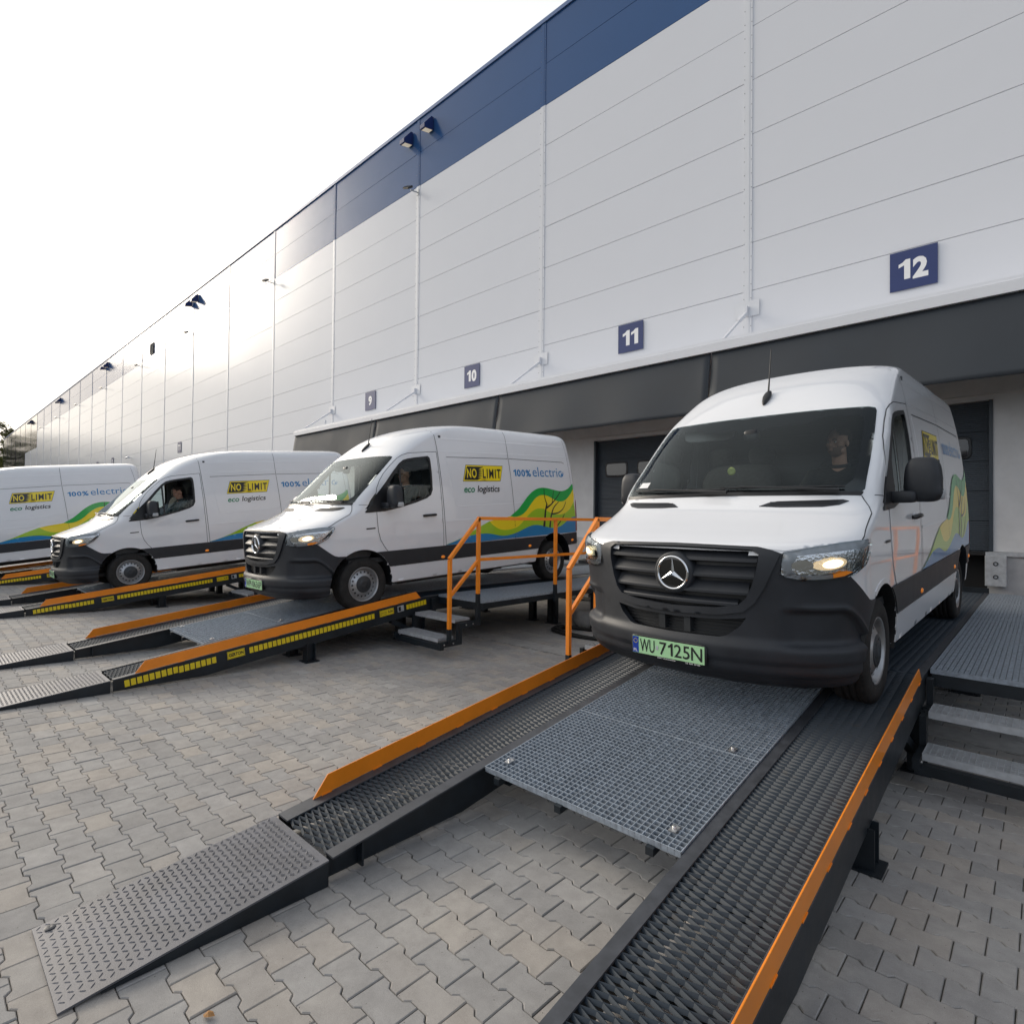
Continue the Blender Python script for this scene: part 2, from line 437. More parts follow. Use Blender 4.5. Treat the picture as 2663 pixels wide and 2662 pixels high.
def surf(phi, tau):
    phi = np.asarray(phi, float); z = z_of(tau); s = np.sign(phi); p = np.abs(phi)
    N = Nc(z); a = np.clip(p, 0, 1) * math.pi / 2
    x = hw(z) * np.sin(a) ** (2 / N); y = yf(z) + Dc(z) * (1 - np.cos(a) ** (2 / N)) + np.maximum(p - 1, 0)
    return np.stack([s * x, y, z], -1)
def norm(phi, tau):
    a = surf(phi + .012, tau) - surf(phi - .012, tau); b = surf(phi, tau + .006) - surf(phi, tau - .006)
    n = np.cross(a, b); return n / np.maximum(np.linalg.norm(n, axis=-1, keepdims=True), 1e-9)
def ph_x(x, z): return math.copysign(2 / math.pi * math.asin(min(1, abs(x) / float(hw(z))) ** (float(Nc(z)) / 2)), x)
def ph_y(y, z):
    t = (y - float(yf(z))) / float(Dc(z))
    if t >= 1: return 1 + (y - float(yf(z)) - float(Dc(z)))
    return 2 / math.pi * math.acos(max(0, 1 - max(t, 0)) ** (float(Nc(z)) / 2))
def F(lst):
    return [((ph_x(a, z) if k == 'x' else ph_y(a, z)), float(t_of(z))) for k, a, z in lst]
def mirror(half):
    """half outline from the centre line round the left side back to the centre line -> whole"""
    return [p for p in half] + [(-p[0], p[1]) for p in half[::-1] if abs(p[0]) > 1e-6]
RX, RD = .16, .17
def xside(y, z):
    y = np.asarray(y, float); z = np.asarray(z, float)
    W = hw(z); N = Nc(z); t = np.clip((y - yf(z)) / Dc(z), 0, 1)
    x = W * np.maximum(1 - (1 - t) ** N, 0) ** (1 / N)
    u = np.clip((y - (yr(z) - RD)) / RD, 0, 1)
    return x - RX * (1 - np.maximum(1 - u ** 2.4, 0) ** (1 / 2.4))

def skin(vs3, fs, name, mat, parent, depth=0.0, back=None, smooth=True):
    """mesh object from triangles; depth adds a skirt round its border"""
    mb = MB(); mb.add(vs3, fs, smooth)
    if depth:
        cnt = {}
        for t in fs:
            for i in range(3):
                a, b = int(t[i]), int(t[(i + 1) % 3]); cnt[(a, b)] = 1
        for (a, b) in list(cnt):
            if (b, a) not in cnt:
                A, B = vs3[a], vs3[b]; A2, B2 = A - back[a] * depth, B - back[b] * depth
                mb.add([A, B, B2, A2], [(1, 0, 3, 2)], False)
    return mb.build(name, mat, parent)

def fpatch(name, outer, mat, parent, off=.003, holes=(), step=(.022, .022), depth=0.0, flip=False):
    vs, fs = cdt(outer, holes, step)
    P = surf(vs[:, 0], vs[:, 1]); n = norm(vs[:, 0], vs[:, 1])
    o = off(vs[:, 0], z_of(vs[:, 1])) if callable(off) else np.full(len(vs), off)
    return skin(P + n * o[:, None], fs, name, mat, parent, depth, n)

def spatch(name, outer, mat, parent, off=.003, holes=(), step=(.06, .04), depth=0.0, sgn=1):
    vs, fs = cdt(outer, holes, step)
    x = xside(vs[:, 0], vs[:, 1]) + off
    P = np.stack([sgn * x, vs[:, 0], vs[:, 1]], 1); n = np.zeros_like(P); n[:, 0] = sgn
    if sgn < 0: fs = fs[:, ::-1]
    return skin(P, fs, name, mat, parent, depth, n)

def stext(name, s, y0, y1, z0, z1, mat, parent, off=.006, bold=0.0, shear=0.0, space=1.0, slope=0.0):
    vs, fs = fit_text(s, y0, y1, z0, z1, bold, shear, space)
    vs = vs.copy(); vs[:, 1] += (vs[:, 0] - y0) * slope
    mb = MB(); mb.add(np.stack([xside(vs[:, 0], vs[:, 1]) + off, vs[:, 0], vs[:, 1]], 1), fs, False)
    return mb.build(name, mat, parent)

def ribbon(mb, pts, width, off=.0025, sgn=1, crown=None, step=.05):
    """narrow band on the body along (phi, tau) points"""
    q = [np.array(pts[0], float)]
    for a, b in zip(pts[:-1], pts[1:]):
        a = np.array(a, float); b = np.array(b, float); k = max(1, int(np.hypot(*(b - a)) / step))
        q += [a + (b - a) * (j + 1) / k for j in range(k)]
    q = np.array(q); P = surf(q[:, 0], q[:, 1]); n = norm(q[:, 0], q[:, 1])
    T = np.gradient(P, axis=0); T /= np.linalg.norm(T, axis=1, keepdims=True)
    S_ = np.cross(n, T)
    if crown is None:
        rows = [P + n * off - S_ * width / 2, P + n * off + S_ * width / 2]
    else:
        rows = [P + n * .0006 - S_ * width / 2, P + n * crown + S_ * width * .25, P + n * .0006 + S_ * width / 2]
    m_ = len(P); vs = np.concatenate(rows)
    if sgn < 0: vs = vs * np.array([-1, 1, 1])
    fs = []
    for r in range(len(rows) - 1):
        for i in range(m_ - 1):
            f = (r * m_ + i, r * m_ + i + 1, (r + 1) * m_ + i + 1, (r + 1) * m_ + i)
            fs.append(f if sgn > 0 else f[::-1])
    mb.add(vs, fs, crown is not None)
def srib(mb, pts, width, sgn=1, off=.0045):
    p = np.array(densify_open(pts, .04)); T = np.gradient(p, axis=0); T /= np.linalg.norm(T, axis=1, keepdims=True); N_ = np.stack([-T[:, 1], T[:, 0]], 1)
    q = np.concatenate([p + N_ * width / 2, p - N_ * width / 2]); n = len(p)
    mb.add(np.stack([sgn * (xside(q[:, 0], q[:, 1]) + off), q[:, 0], q[:, 1]], 1), [(i, n + i, n + i + 1, i + 1) for i in range(n - 1)], False)
def densify_open(pts, step):
    out = []
    for (ya, za), (yb, zb) in zip(pts[:-1], pts[1:]):
        k = max(1, int(math.hypot(yb - ya, zb - za) / step)); out += [(ya + (yb - ya) * i / k, za + (zb - za) * i / k) for i in range(k)]
    return out + [pts[-1]]
def Y(lst):
    out = []
    for (ya, za), (yb, zb) in zip(lst[:-1], lst[1:]):
        k = max(1, int(math.hypot(yb - ya, zb - za) / .04))
        out += [(ya + (yb - ya) * i / k, za + (zb - za) * i / k) for i in range(k)]
    return F([('y', y, z) for y, z in out + [lst[-1]]])

sst = lambda a, b, x: (lambda t: t * t * (3 - 2 * t))(np.clip((x - a) / (b - a), 0, 1))

ARCH_F, ARCH_R, RF, RR = (-.03, .35), (3.915, .315), .458, .485
WIN = [(.032, 1.286), (.335, 1.298), (.601, 1.344), (.86, 1.405), (1.06, 1.465), (1.14, 1.51), (1.178, 1.585), (1.188, 1.826), (1.186, 2.0), (1.178, 2.055), (1.145, 2.078),
       (.90, 2.048), (.78, 2.028), (.70, 2.005), (.625, 1.955), (.50, 1.83), (.363, 1.675), (.209, 1.518), (.10, 1.39)]
WIN_IN = [(.42, 1.345), (.601, 1.378), (.86, 1.438), (1.05, 1.495), (1.115, 1.53), (1.148, 1.60), (1.155, 1.826), (1.153, 1.99), (1.14, 2.025), (1.12, 2.04), (.90, 2.012), (.79, 1.992), (.72, 1.972), (.66, 1.935), (.53, 1.80), (.40, 1.645)]
WS = mirror(F([('x', 0, 1.428), ('x', .40, 1.424), ('x', .80, 1.414), ('x', .885, 1.412), ('x', .905, 1.432), ('x', .895, 1.60), ('x', .872, 1.85), ('x', .848, 2.02), ('x', .832, 2.05), ('x', .79, 2.062), ('x', .40, 2.072), ('x', 0, 2.074)]))
WS_IN = mirror(F([('x', 0, 1.462), ('x', .40, 1.458), ('x', .74, 1.452), ('x', .80, 1.462), ('x', .832, 1.50), ('x', .828, 1.65), ('x', .80, 1.90), ('x', .785, 1.97), ('x', .74, 1.995), ('x', .55, 2.005), ('x', .46, 1.985), ('x', .42, 1.955), ('x', .13, 1.955), ('x', .10, 1.925), ('x', 0, 1.922)]))
_arc = [('y', ARCH_F[0] + (RF + .004) * math.cos(math.radians(a)), ARCH_F[1] + (RF + .004) * math.sin(math.radians(a))) for a in range(122, 194, 6)]
BUMP = mirror(F([('x', 0, 1.086), ('x', .50, 1.078), ('x', .60, 1.066), ('x', .648, 1.05), ('x', .64, .99), ('x', .632, .93), ('x', .72, .905), ('x', .80, .905), ('x', .87, .913), ('y', -.665, .925), ('y', -.635, .925), ('y', -.56, .86), ('y', -.48, .795), ('y', -.43, .762), ('y', -.38, .748)]
                + _arc + [('y', -.50, .262), ('y', -.62, .245), ('x', .75, .235), ('x', .45, .225), ('x', 0, .225)]))
GRILLE = mirror(F([('x', 0, 1.070), ('x', .49, 1.063), ('x', .525, 1.045), ('x', .52, .98), ('x', .49, .86), ('x', .455, .775), ('x', .41, .732), ('x', .28, .708), ('x', 0, .695)]))
FRAME = mirror(F([('x', 0, 1.084), ('x', .515, 1.077), ('x', .60, 1.062), ('x', .635, 1.045), ('x', .60, .96), ('x', .555, .85), ('x', .505, .755), ('x', .44, .693), ('x', .30, .665), ('x', 0, .65)]))
INTAKE = mirror(F([('x', 0, .625), ('x', .30, .635), ('x', .455, .655), ('x', .42, .60), ('x', .34, .535), ('x', .30, .525), ('x', 0, .52)]))
HLAMP = F([('x', .652, 1.056), ('y', -.43, 1.122), ('y', -.425, 1.10), ('y', -.45, 1.055), ('y', -.52, .985), ('y', -.60, .938), ('y', -.64, .921), ('y', -.67, .915), ('x', .87, .905), ('x', .80, .897), ('x', .72, .898), ('x', .655, .914), ('x', .637, .932), ('x', .642, .99)])
HOOD = mirror(F([('x', 0, 1.092), ('x', .50, 1.084), ('x', .60, 1.072), ('x', .66, 1.068)]) + F([('y', -.50, 1.122), ('y', -.455, 1.142), ('y', -.39, 1.178), ('y', -.27, 1.232), ('y', -.185, 1.272), ('y', -.14, 1.315), ('y', -.115, 1.36), ('y', -.105, 1.388), ('x', .80, 1.392), ('x', .40, 1.400), ('x', 0, 1.404)]))
DOOR = [(1.318, 2.148), (.93, 2.118), (.80, 2.105), (.70, 2.075), (.62, 2.03), (.50, 1.93), (.374, 1.812), (.29, 1.71), (.235, 1.62), (.21, 1.525), (.206, 1.27), (.215, 1.04), (.245, .92), (.30, .83), (.367, .746), (.44, .62), (.473, .541), (.485, .345), (1.30, .345), (1.335, .60), (1.335, 1.08), (1.33, 1.60)]

def bump_off(phi, z):
    p = np.abs(phi); o = np.full(p.shape, .008)
    zt = .705 - .22 * sst(.72, 1.05, p)
    mask = sst(zt + .012, zt - .010, z) * sst(.475, .515, z) * sst(.40, .50, p) * (1 - sst(.96, 1.06, p))
    o -= .034 * mask
    o += .020 * sst(.375, .405, z) * sst(.53, .475, z) * (1 - sst(1.0, 1.12, p))
    o += .012 * sst(.30, .33, z) * sst(.40, .36, z) * (1 - sst(1.0, 1.12, p))
    o += .010 * sst(zt + .05, zt + .012, z) * sst(zt - .005, zt + .01, z) * sst(.46, .55, p) * (1 - sst(.95, 1.05, p))
    return o

def body_shell(parent):
    lev = [.20]; t = 0
    while t < _tt[-1]:
        z = float(z_of(t)); t += .026 if z < 2.5 else .045
        lev.append(float(z_of(min(t, _tt[-1]))))
    lev = np.array(lev); nf, ns, nr, nb = 30, 96, 8, 5
    rows = []; PH = []
    for z in lev:
        ta = float(t_of(z)); ph = np.linspace(0, 1, nf + 1); P = surf(ph, np.full(nf + 1, ta))
        y0 = float(yf(z) + Dc(z)); y1 = float(yr(z)) - RD; W = float(hw(z)); Rx = min(RX, W)
        ys = np.linspace(y0, y1, ns + 1)[1:]
        side = np.stack([np.full(ns, W), ys, np.full(ns, z)], 1)
        u = np.sin(np.linspace(0, math.pi / 2, nr + 1))[1:]
        xr = W - Rx * (1 - np.maximum(1 - u ** 2.4, 0) ** (1 / 2.4)); rear = np.stack([xr, y1 + RD * u, np.full(nr, z)], 1)
        xb = np.linspace(W - Rx, 0, nb + 1)[1:]; back = np.stack([xb, np.full(nb, y1 + RD), np.full(nb, z)], 1)
        rows.append(np.concatenate([P, side, rear, back])); PH.append(np.concatenate([ph, 1 + ys - y0, np.full(nr + nb, 99.)]))
    G_ = np.array(rows); PH = np.array(PH); nl, nc = G_.shape[:2]
    TA = np.repeat(t_of(lev)[:, None], nc, 1)
    V = G_.reshape(-1, 3).copy(); ph = PH.ravel(); ta = TA.ravel()
    # sill line, then wheel arches snapped to clean circles
    sidev = (V[:, 1] > -.3)
    V[sidev, 2] = np.maximum(V[sidev, 2], .322)
    for (yc, zc), R_ in ((ARCH_F, RF), (ARCH_R, RR)):
        d = np.hypot(V[:, 1] - yc, V[:, 2] - zc); k = (np.abs(d - R_) < .021) & (V[:, 0] > .7) & (V[:, 2] > .33)
        V[k, 1] = yc + (V[k, 1] - yc) * R_ / d[k]; V[k, 2] = zc + (V[k, 2] - zc) * R_ / d[k]
    idx = np.arange(nl * nc).reshape(nl, nc)
    Q = np.stack([idx[:-1, :-1], idx[:-1, 1:], idx[1:, 1:], idx[1:, :-1]], -1).reshape(-1, 4)
    ok = np.ones(len(Q), bool)
    def inside(poly, a, b): return pip(poly, a, b)
    vin = inside(WS, ph, ta) & (ph < 1.2)
    vin &= (seg_dist(WS, np.stack([ph, ta], 1)) > .012)
    sw = inside(WIN, V[:, 1], V[:, 2]) & (V[:, 0] > .6) & (seg_dist(WIN, V[:, 1:3]) > .012)
    bm = inside(BUMP, ph, ta) & (seg_dist(BUMP, np.stack([ph, ta], 1)) > .02)
    for vv in (vin, bm): ok &= ~vv[Q].all(1)
    ok &= ~sw[Q].any(1)
    c = V[Q].mean(1)
    ok &= ~((c[:, 2] < .70) & (c[:, 1] < -.33))
    for (yc, zc), R_ in ((ARCH_F, RF), (ARCH_R, RR)):
        ok &= ~((np.hypot(c[:, 1] - yc, c[:, 2] - zc) < R_ + .006) & (c[:, 0] > .62))
        ok &= ~((np.abs(c[:, 1] - yc) < R_ * .97) & (c[:, 2] < zc) & (c[:, 0] > .62))
    # front lower corner ahead of the arch belongs to the bumper
    Q = Q[ok]
    mb = MB(); mb.add(V, Q, True); mb.add(V * np.array([-1, 1, 1]), Q[:, ::-1], True)
    me = mb.mesh('body', M_white)
    import bmesh
    bm_ = bmesh.new(); bm_.from_mesh(me)
    bmesh.ops.remove_doubles(bm_, verts=bm_.verts, dist=1e-4)
    bmesh.ops.dissolve_degenerate(bm_, dist=1e-5, edges=bm_.edges)
    bm_.to_mesh(me); bm_.free()
    for p in me.polygons: p.use_smooth = True
    return link('body', me, parent)

def wheel_part(parent, y, z, sgn, front):
    """rim with tyre and hub cap below it"""
    R_ = .352; prof_r = [(.900, .05), (.948, .05), (.950, .112), (.944, .118), (.940, .128), (.932, .142), (.918, .178), (.905, .187), (.90, .192), (.905, .198), (.935, .203), (.950, .214), (.957, .222), (.952, .226), (.94, .224), (.90, .205), (.74, .205)]
    mb = MB(); mb.cur = 0; mb.lathe(prof_r, 40)
    mb.cur = 1
    for k in range(18):
        a = 2 * math.pi * k / 18; r_ = .160
        cy, cz = r_ * math.cos(a), r_ * math.sin(a); n = 10; xx = .930
        vs = [(xx + .0045 - .011 * math.cos(t - a) * .55, cy + .0125 * math.cos(t), cz + .0125 * math.sin(t)) for t in [2 * math.pi * j / n for j in range(n)]]
        mb.add(vs, [tuple(range(n))], False)
    me = mb.mesh('wheel', [M_rim, M_black])
    o = link('wheel', me, parent, (0, y, z), (0, 0, 0 if sgn > 0 else math.pi))
    tp = [(.948, .217), (.958, .232), (.966, .262), (.967, .292), (.962, .318), (.952, .336), (.938, .347), (.920, R_), (.895, R_), (.892, R_ - .008), (.884, R_ - .008), (.881, R_), (.855, R_), (.852, R_ - .008), (.843, R_ - .008), (.840, R_), (.812, R_), (.809, R_ - .008), (.801, R_ - .008), (.798, R_), (.773, R_), (.755, .347), (.741, .336), (.731, .318), (.726, .292), (.727, .262), (.735, .232), (.745, .217)]
    tb = MB(); tb.lathe(tp, 56)
    for k in range(64):                       # shoulder sipes
        a = 2 * math.pi * k / 64
        for x0, x1 in ((.905, .946), (.747, .788)):
            vs = []
            for xx in (x0, x1):
                rr = R_ + .0006 - (0.006 if xx in (.946, .747) else 0)
                for da in (-.008, .008): vs.append((xx, rr * math.cos(a + da), rr * math.sin(a + da)))
            tb.add(vs, [(0, 1, 3, 2)], False)
    link('tyre', TYRE.setdefault('m', tb.mesh('tyre', M_rubber)), o)
    hb = MB(); hb.lathe([(.940, .113), (.953, .110), (.958, .095), (.956, .06), (.962, .055), (.963, .03), (.960, .0)], 28)
    for k in range(6):
        a = 2 * math.pi * k / 6 + .3
        hb.box(.955, .9605, .078 * math.cos(a) - .006, .078 * math.cos(a) + .006, .078 * math.sin(a) - .006, .078 * math.sin(a) + .006)
    link('hub_cap', TYRE.setdefault('h', hb.mesh('hub_cap', M_hub)), o)
    return o
TYRE = {}

def superbox(c, h, e=4.0, n=24, m_=14, taper=None):
    """rounded block: verts, faces"""
    vs = []; fs = []
    pw = lambda v, k: math.copysign(abs(v) ** k, v)
    for i in range(m_ + 1):
        v = -math.pi / 2 + math.pi * i / m_
        for k in range(n):
            u = 2 * math.pi * k / n
            p = [h[0] * pw(math.cos(v), 2 / e) * pw(math.cos(u), 2 / e), h[1] * pw(math.cos(v), 2 / e) * pw(math.sin(u), 2 / e), h[2] * pw(math.sin(v), 2 / e)]
            if taper: p = taper(p)
            vs.append((c[0] + p[0], c[1] + p[1], c[2] + p[2]))
    for i in range(m_):
        for k in range(n):
            l = (k + 1) % n; fs.append((i * n + k, i * n + l, (i + 1) * n + l, (i + 1) * n + k))
    return vs, fs

def make_van():
    root = empty('delivery_van')
    body_shell(root)
    gap_shade = MB()
    # ---- bumper, grille, lamps
    b = fpatch('front_bumper', BUMP, M_plastic, root, bump_off, [GRILLE, INTAKE], (.016, .016), .045)
    fpatch('grille_frame', FRAME, M_plastic, b, .026, [GRILLE], (.02, .02), .07)
    g = fpatch('grille', [(a * 1.03, t) for a, t in GRILLE], M_black, root, -.055, (), (.05, .05))
    for zt, zb, xh in ((1.068, .995, .520), (.968, .895, .503), (.868, .795, .470), (.762, .722, .41)):
        mb = MB(); n = 41; pr = [(zt, -.04), (zb + .022, .004), (zb + .014, .010), (zb, .010), (zb - .003, .0), (zb + .004, -.05)]
        rows = []
        for zz, of in pr:
            ph = np.linspace(-ph_x(xh, (zt + zb) / 2), ph_x(xh, (zt + zb) / 2), n); ta = np.full(n, float(t_of(zz)))
            rows.append(surf(ph, ta) + norm(ph, ta) * of)
        V = np.concatenate(rows)
        mb.add(V, [(r * n + i, (r + 1) * n + i, (r + 1) * n + i + 1, r * n + i + 1) for r in range(len(pr) - 1) for i in range(n - 1)], False)
        mb.build('slat', M_plastic, g)
    yc = float(yf(.907)) - .022
    mb = MB(); mb.lathe([(yc + .09, .140), (yc + .012, .137), (yc + .004, .126), (yc + .004, .112)], 40, 'y', (0, 0, .907)); e = mb.build('emblem', M_plastic, g)
    mb = MB(); mb.lathe([(yc + .004, .112), (yc + .001, .09), (yc, .0)], 40, 'y', (0, 0, .907)); mb.build('emblem_disc', M_star_bg, g)
    mb = MB(); mb.lathe([(yc + .004, .114), (yc - .005, .112), (yc - .008, .106), (yc - .005, .100), (yc + .002, .098)], 48, 'y', (0, 0, .907))
    for k in range(3):
        a = math.pi / 2 + k * 2 * math.pi / 3
        tip = (.103 * math.cos(a), yc - .004, .907 + .103 * math.sin(a)); ctr = (0, yc - .012, .907)
        l_ = (.016 * math.cos(a + math.pi / 3), yc - .001, .907 + .016 * math.sin(a + math.pi / 3)); r_ = (.016 * math.cos(a - math.pi / 3), yc - .001, .907 + .016 * math.sin(a - math.pi / 3))
        mb.add([ctr, l_, tip, r_], [(0, 1, 2), (0, 2, 3)], False)
    mb.build('emblem_star', M_chrome, g)
    # lower intake: dark recess with bars, behind the bumper
    it = fpatch('lower_intake', [(a * 1.04, t) for a, t in INTAKE], M_black, b, -.06, (), (.05, .05))
    mb = MB()
    for zz in (.545, .565, .585, .605, .625):
        ph = np.linspace(-.42, .42, 31); ta = np.full(31, float(t_of(zz))); P = surf(ph, ta) + norm(ph, ta) * -.045
        mb.tube(P, .0028, 5)
    for xx in (-.09, .09):
        mb.box(xx - .022, xx + .022, -.975, -.90, .53, .64)
    mb.build('intake_bars', M_interior, b)
    # number-plate carrier
    mb = MB(); pb = superbox((-.03, -1.012, .40), (.275, .012, .072), 8, 24, 10); mb.add(*pb, True); mb.build('plate_carrier', M_black, root)
    for sg in (1, -1):
        H = [(a * sg, t) for a, t in HLAMP]
        if sg < 0: H = H[::-1]
        hl = fpatch('headlight', H, M_reflector, root, .004, (), (.02, .02), .02)
        def Q_(l):
            q = [(a * sg, t) for a, t in F(l)]; return q if sg > 0 else q[::-1]
        fpatch('lamp_surround', Q_([('x', .652, 1.056), ('y', -.43, 1.122), ('y', -.47, 1.085), ('x', .90, 1.065), ('x', .80, 1.052), ('x', .72, 1.04), ('x', .69, .965), ('x', .72, .925), ('x', .655, .92), ('x', .642, .99)]), M_galv2, hl, .010, (), (.03, .03))
        fpatch('turn_lamp', Q_([('x', .66, .916), ('x', .72, .903), ('x', .80, .902), ('x', .87, .91), ('y', -.66, .925), ('y', -.69, .938), ('x', .84, .93), ('x', .76, .929), ('x', .70, .932)]), M_prism, hl, .011, (), (.03, .03))
        fpatch('amber_reflector', Q_([('x', .875, .913), ('y', -.665, .923), ('y', -.62, .945), ('y', -.66, .952), ('x', .875, .936)]), M_amber, hl, .014, (), (.03, .03))
        fpatch('side_reflector', Q_([('y', -.63, .945), ('y', -.54, .985), ('y', -.46, 1.055), ('y', -.435, 1.10), ('y', -.47, 1.075), ('y', -.54, 1.01), ('y', -.60, .965)]), M_hub, hl, .010, (), (.03, .03))
        lc = F([('x', .87, .995)])[0]
        ell = [(sg * (lc[0] + .098 * math.cos(t)), lc[1] + .036 * math.sin(t) + .012 * math.cos(t)) for t in [2 * math.pi * k / 28 for k in range(28)]]
        fpatch('dipped_reflector', ell if sg > 0 else ell[::-1], M_bowl, hl, .012, (), (.02, .02))
        ell = [(sg * (lc[0] + .012 + .060 * math.cos(t)), lc[1] + .024 * math.sin(t) + .008 * math.cos(t)) for t in [2 * math.pi * k / 20 for k in range(20)]]
        fpatch('dipped_beam', ell if sg > 0 else ell[::-1], M_lamp, hl, .0145, (), (.02, .02))
        lc = F([('x', .745, .985)])[0]
        ell = [(sg * (lc[0] + .052 * math.cos(t)), lc[1] + .032 * math.sin(t)) for t in [2 * math.pi * k / 22 for k in range(22)]]
        fpatch('main_beam', ell if sg > 0 else ell[::-1], M_chrome, hl, .013, (), (.02, .02))
        fpatch('lens', H, M_lens, hl, .022, (), (.03, .03), .02)
        ribbon(gap_shade, [(a * sg, t) for a, t in HLAMP + HLAMP[:1]], .008, .006)
    # ---- bonnet
    hood = fpatch('bonnet', HOOD, M_white, root, .004, (), (.025, .025), .012)
    for sg in (1, -1):
        hp = F([('y', -.50, 1.122), ('y', -.455, 1.142), ('y', -.39, 1.178), ('y', -.27, 1.232), ('y', -.185, 1.272), ('y', -.14, 1.315), ('y', -.115, 1.36), ('y', -.105, 1.388)])
        ribbon(gap_shade, [(a * sg, t) for a, t in hp], .007, .0045)
        cr_ = F([('x', .56, 1.10), ('x', .66, 1.20), ('x', .72, 1.28), ('x', .78, 1.36)])
        vp = F([('x', .31, 1.322), ('x', .36, 1.345), ('x', .42, 1.356), ('x', .80, 1.362), ('x', .835, 1.352), ('x', .79, 1.328), ('x', .70, 1.316), ('x', .45, 1.316)])
        vp = [(a * sg, t) for a, t in vp]
        v_ = fpatch('bonnet_vent', vp if sg > 0 else vp[::-1], M_plastic, hood, .008, (), (.03, .03), .006)
        mb = MB()
        for zz in (1.328, 1.338, 1.348):
            ribbon(mb, [(sg * a, t) for a, t in F([('x', .37, zz), ('x', .60, zz + .003), ('x', .78, zz + .005)])], .006, .0105)
        mb.build('vent_slot', M_black, v_)
    # ---- windscreen
    fpatch('windscreen', WS, M_wind, root, .004, (), (.04, .04), .006)
    fpatch('windscreen_border', WS, M_frit, root, .001, [WS_IN], (.03, .03))
    cw = mirror(F([('x', 0, 1.402), ('x', .40, 1.398), ('x', .80, 1.392), ('x', .89, 1.388), ('x', .90, 1.415), ('x', .80, 1.417), ('x', .40, 1.427), ('x', 0, 1.431)]))
    fpatch('cowl', cw, M_black, root, .006, (), (.03, .03))
    for x0, x1, x2, zz in ((-.80, -.30, .02, 1.43), (-.02, .42, .80, 1.43)):
        mb = MB(); pts = []
        for a, z_ in zip(np.linspace(x0, x2, 14), np.linspace(1.452, 1.440, 14)):
            q = F([('x', a, z_)])[0]; pts.append(surf(q[0], q[1]) + norm(np.array(q[0]), np.array(q[1])) * .022)
        mb.tube(pts, .007, 5)
        pts = []
        for a, z_ in zip(np.linspace(x1 - .28, x1 + .35, 8), np.linspace(1.445, 1.412, 8)):
            q = F([('x', a, z_)])[0]; pts.append(surf(q[0], q[1]) + norm(np.array(q[0]), np.array(q[1])) * .038)
        mb.tube(pts, [.008] * 5 + [.013] * 3, 6)
        mb.build('wiper', M_black, root)
    # registration sticker inside the glass
    fpatch('windscreen_sticker', F([('x', -.80, 1.485), ('x', -.70, 1.485), ('x', -.695, 1.53), ('x', -.79, 1.53)]), M_inkw, root, .0065, (), (.05, .05))
    # ---- doors
    for sg in (1, -1):
        dn = 'front_door'
        d = spatch(dn, DOOR if sg > 0 else DOOR, M_white, root, .003, [WIN], (.05, .035), .010, sg)
        spatch('window_frame', WIN, M_black, d, .0075, [WIN_IN], (.04, .03), .012, sg)
        mb = MB(); x_ = lambda z: float(xside(.62, z))
        for z0, z1 in zip(np.linspace(1.36, 1.90, 8)[:-1], np.linspace(1.36, 1.90, 8)[1:]):
            mb.add([(sg * (x_(z0) + .008), .604, z0), (sg * (x_(z0) + .008), .636, z0), (sg * (x_(z1) + .008), .636, z1), (sg * (x_(z1) + .008), .604, z1)], [(0, 1, 2, 3) if sg > 0 else (3, 2, 1, 0)], False)
        mb.add([(sg * (x_(z) + .008), y, z) for z in (1.90, 1.935) for y in (.604, .636)], [(0, 1, 3, 2) if sg > 0 else (2, 3, 1, 0)], False)
        mb.build('window_bar', M_black, d)
        front = [(y, z) for y, z in WIN_IN if y < .601]
        spatch('quarter_glass', [(.40, 1.34), (.62, 1.375), (.62, 1.905), (.53, 1.82), (.38, 1.64)], M_glass, d, .001, (), (.08, .06), 0, sg)
        gp = spatch('door_glass', [(.62, 1.372), (.86, 1.430), (1.06, 1.49), (1.13, 1.53), (1.16, 1.60), (1.162, 2.0), (1.14, 2.045), (.90, 2.02), (.79, 2.0), (.72, 1.98), (.66, 1.945), (.62, 1.905)], M_glass, d, -.004, (), (.08, .06), 0, sg)
        # handle
        mb = MB(); xh = float(xside(1.1, 1.22)) + .003
        mb.ellipsoid((sg * (xh - .006), 1.10, 1.222), (.010, .088, .036), 18, 10); mb.build('handle_recess', M_white, d)
        mb = MB(); mb.tube([(sg * (xh + .004), .975, 1.212), (sg * (xh + .028), 1.0, 1.216), (sg * (xh + .034), 1.08, 1.220), (sg * (xh + .032), 1.16, 1.222), (sg * (xh + .010), 1.205, 1.222)], [.016, .019, .018, .018, .015], 8)
        mb.build('door_handle', M_black, d)
        # mirror
        def tp(p): k = 1 - .10 * max(0, p[2] / .155); return [p[0] * k + .012 * (p[2] < -.08), p[1] * k, p[2]]
        xm = 1.155
        vs, fs = superbox((0, 0, 0), (.108, .085, .155), 3.6, 28, 16, tp)
        vs = [(sg * (xm + x), .385 + y + .10 * (z) * 0, 1.492 + z) for x, y, z in vs]
        mi = MB(); mi.add(vs, fs if sg > 0 else [f[::-1] for f in fs], True); mr = mi.build('mirror', M_plastic, d)
        mb = MB(); vs, fs = superbox((sg * 1.045, .335, 1.375), (.085, .055, .042), 5, 20, 10); mb.add(vs, fs, True); mb.build('mirror_arm', M_plastic, mr)
        mb = MB(); mb.add(*superbox((sg * (xm + .105), .40, 1.385), (.012, .05, .032), 4, 16, 8), True); mb.build('mirror_indicator', M_galv2, mr)
        mb = MB(); mb.add([(sg * (xm + a), .473, 1.492 + c) for a, c in ((-.09, -.13), (.09, -.13), (.08, .135), (-.08, .135))], [(0, 1, 2, 3) if sg < 0 else (3, 2, 1, 0)]); mb.build('mirror_glass', M_chrome, mr)
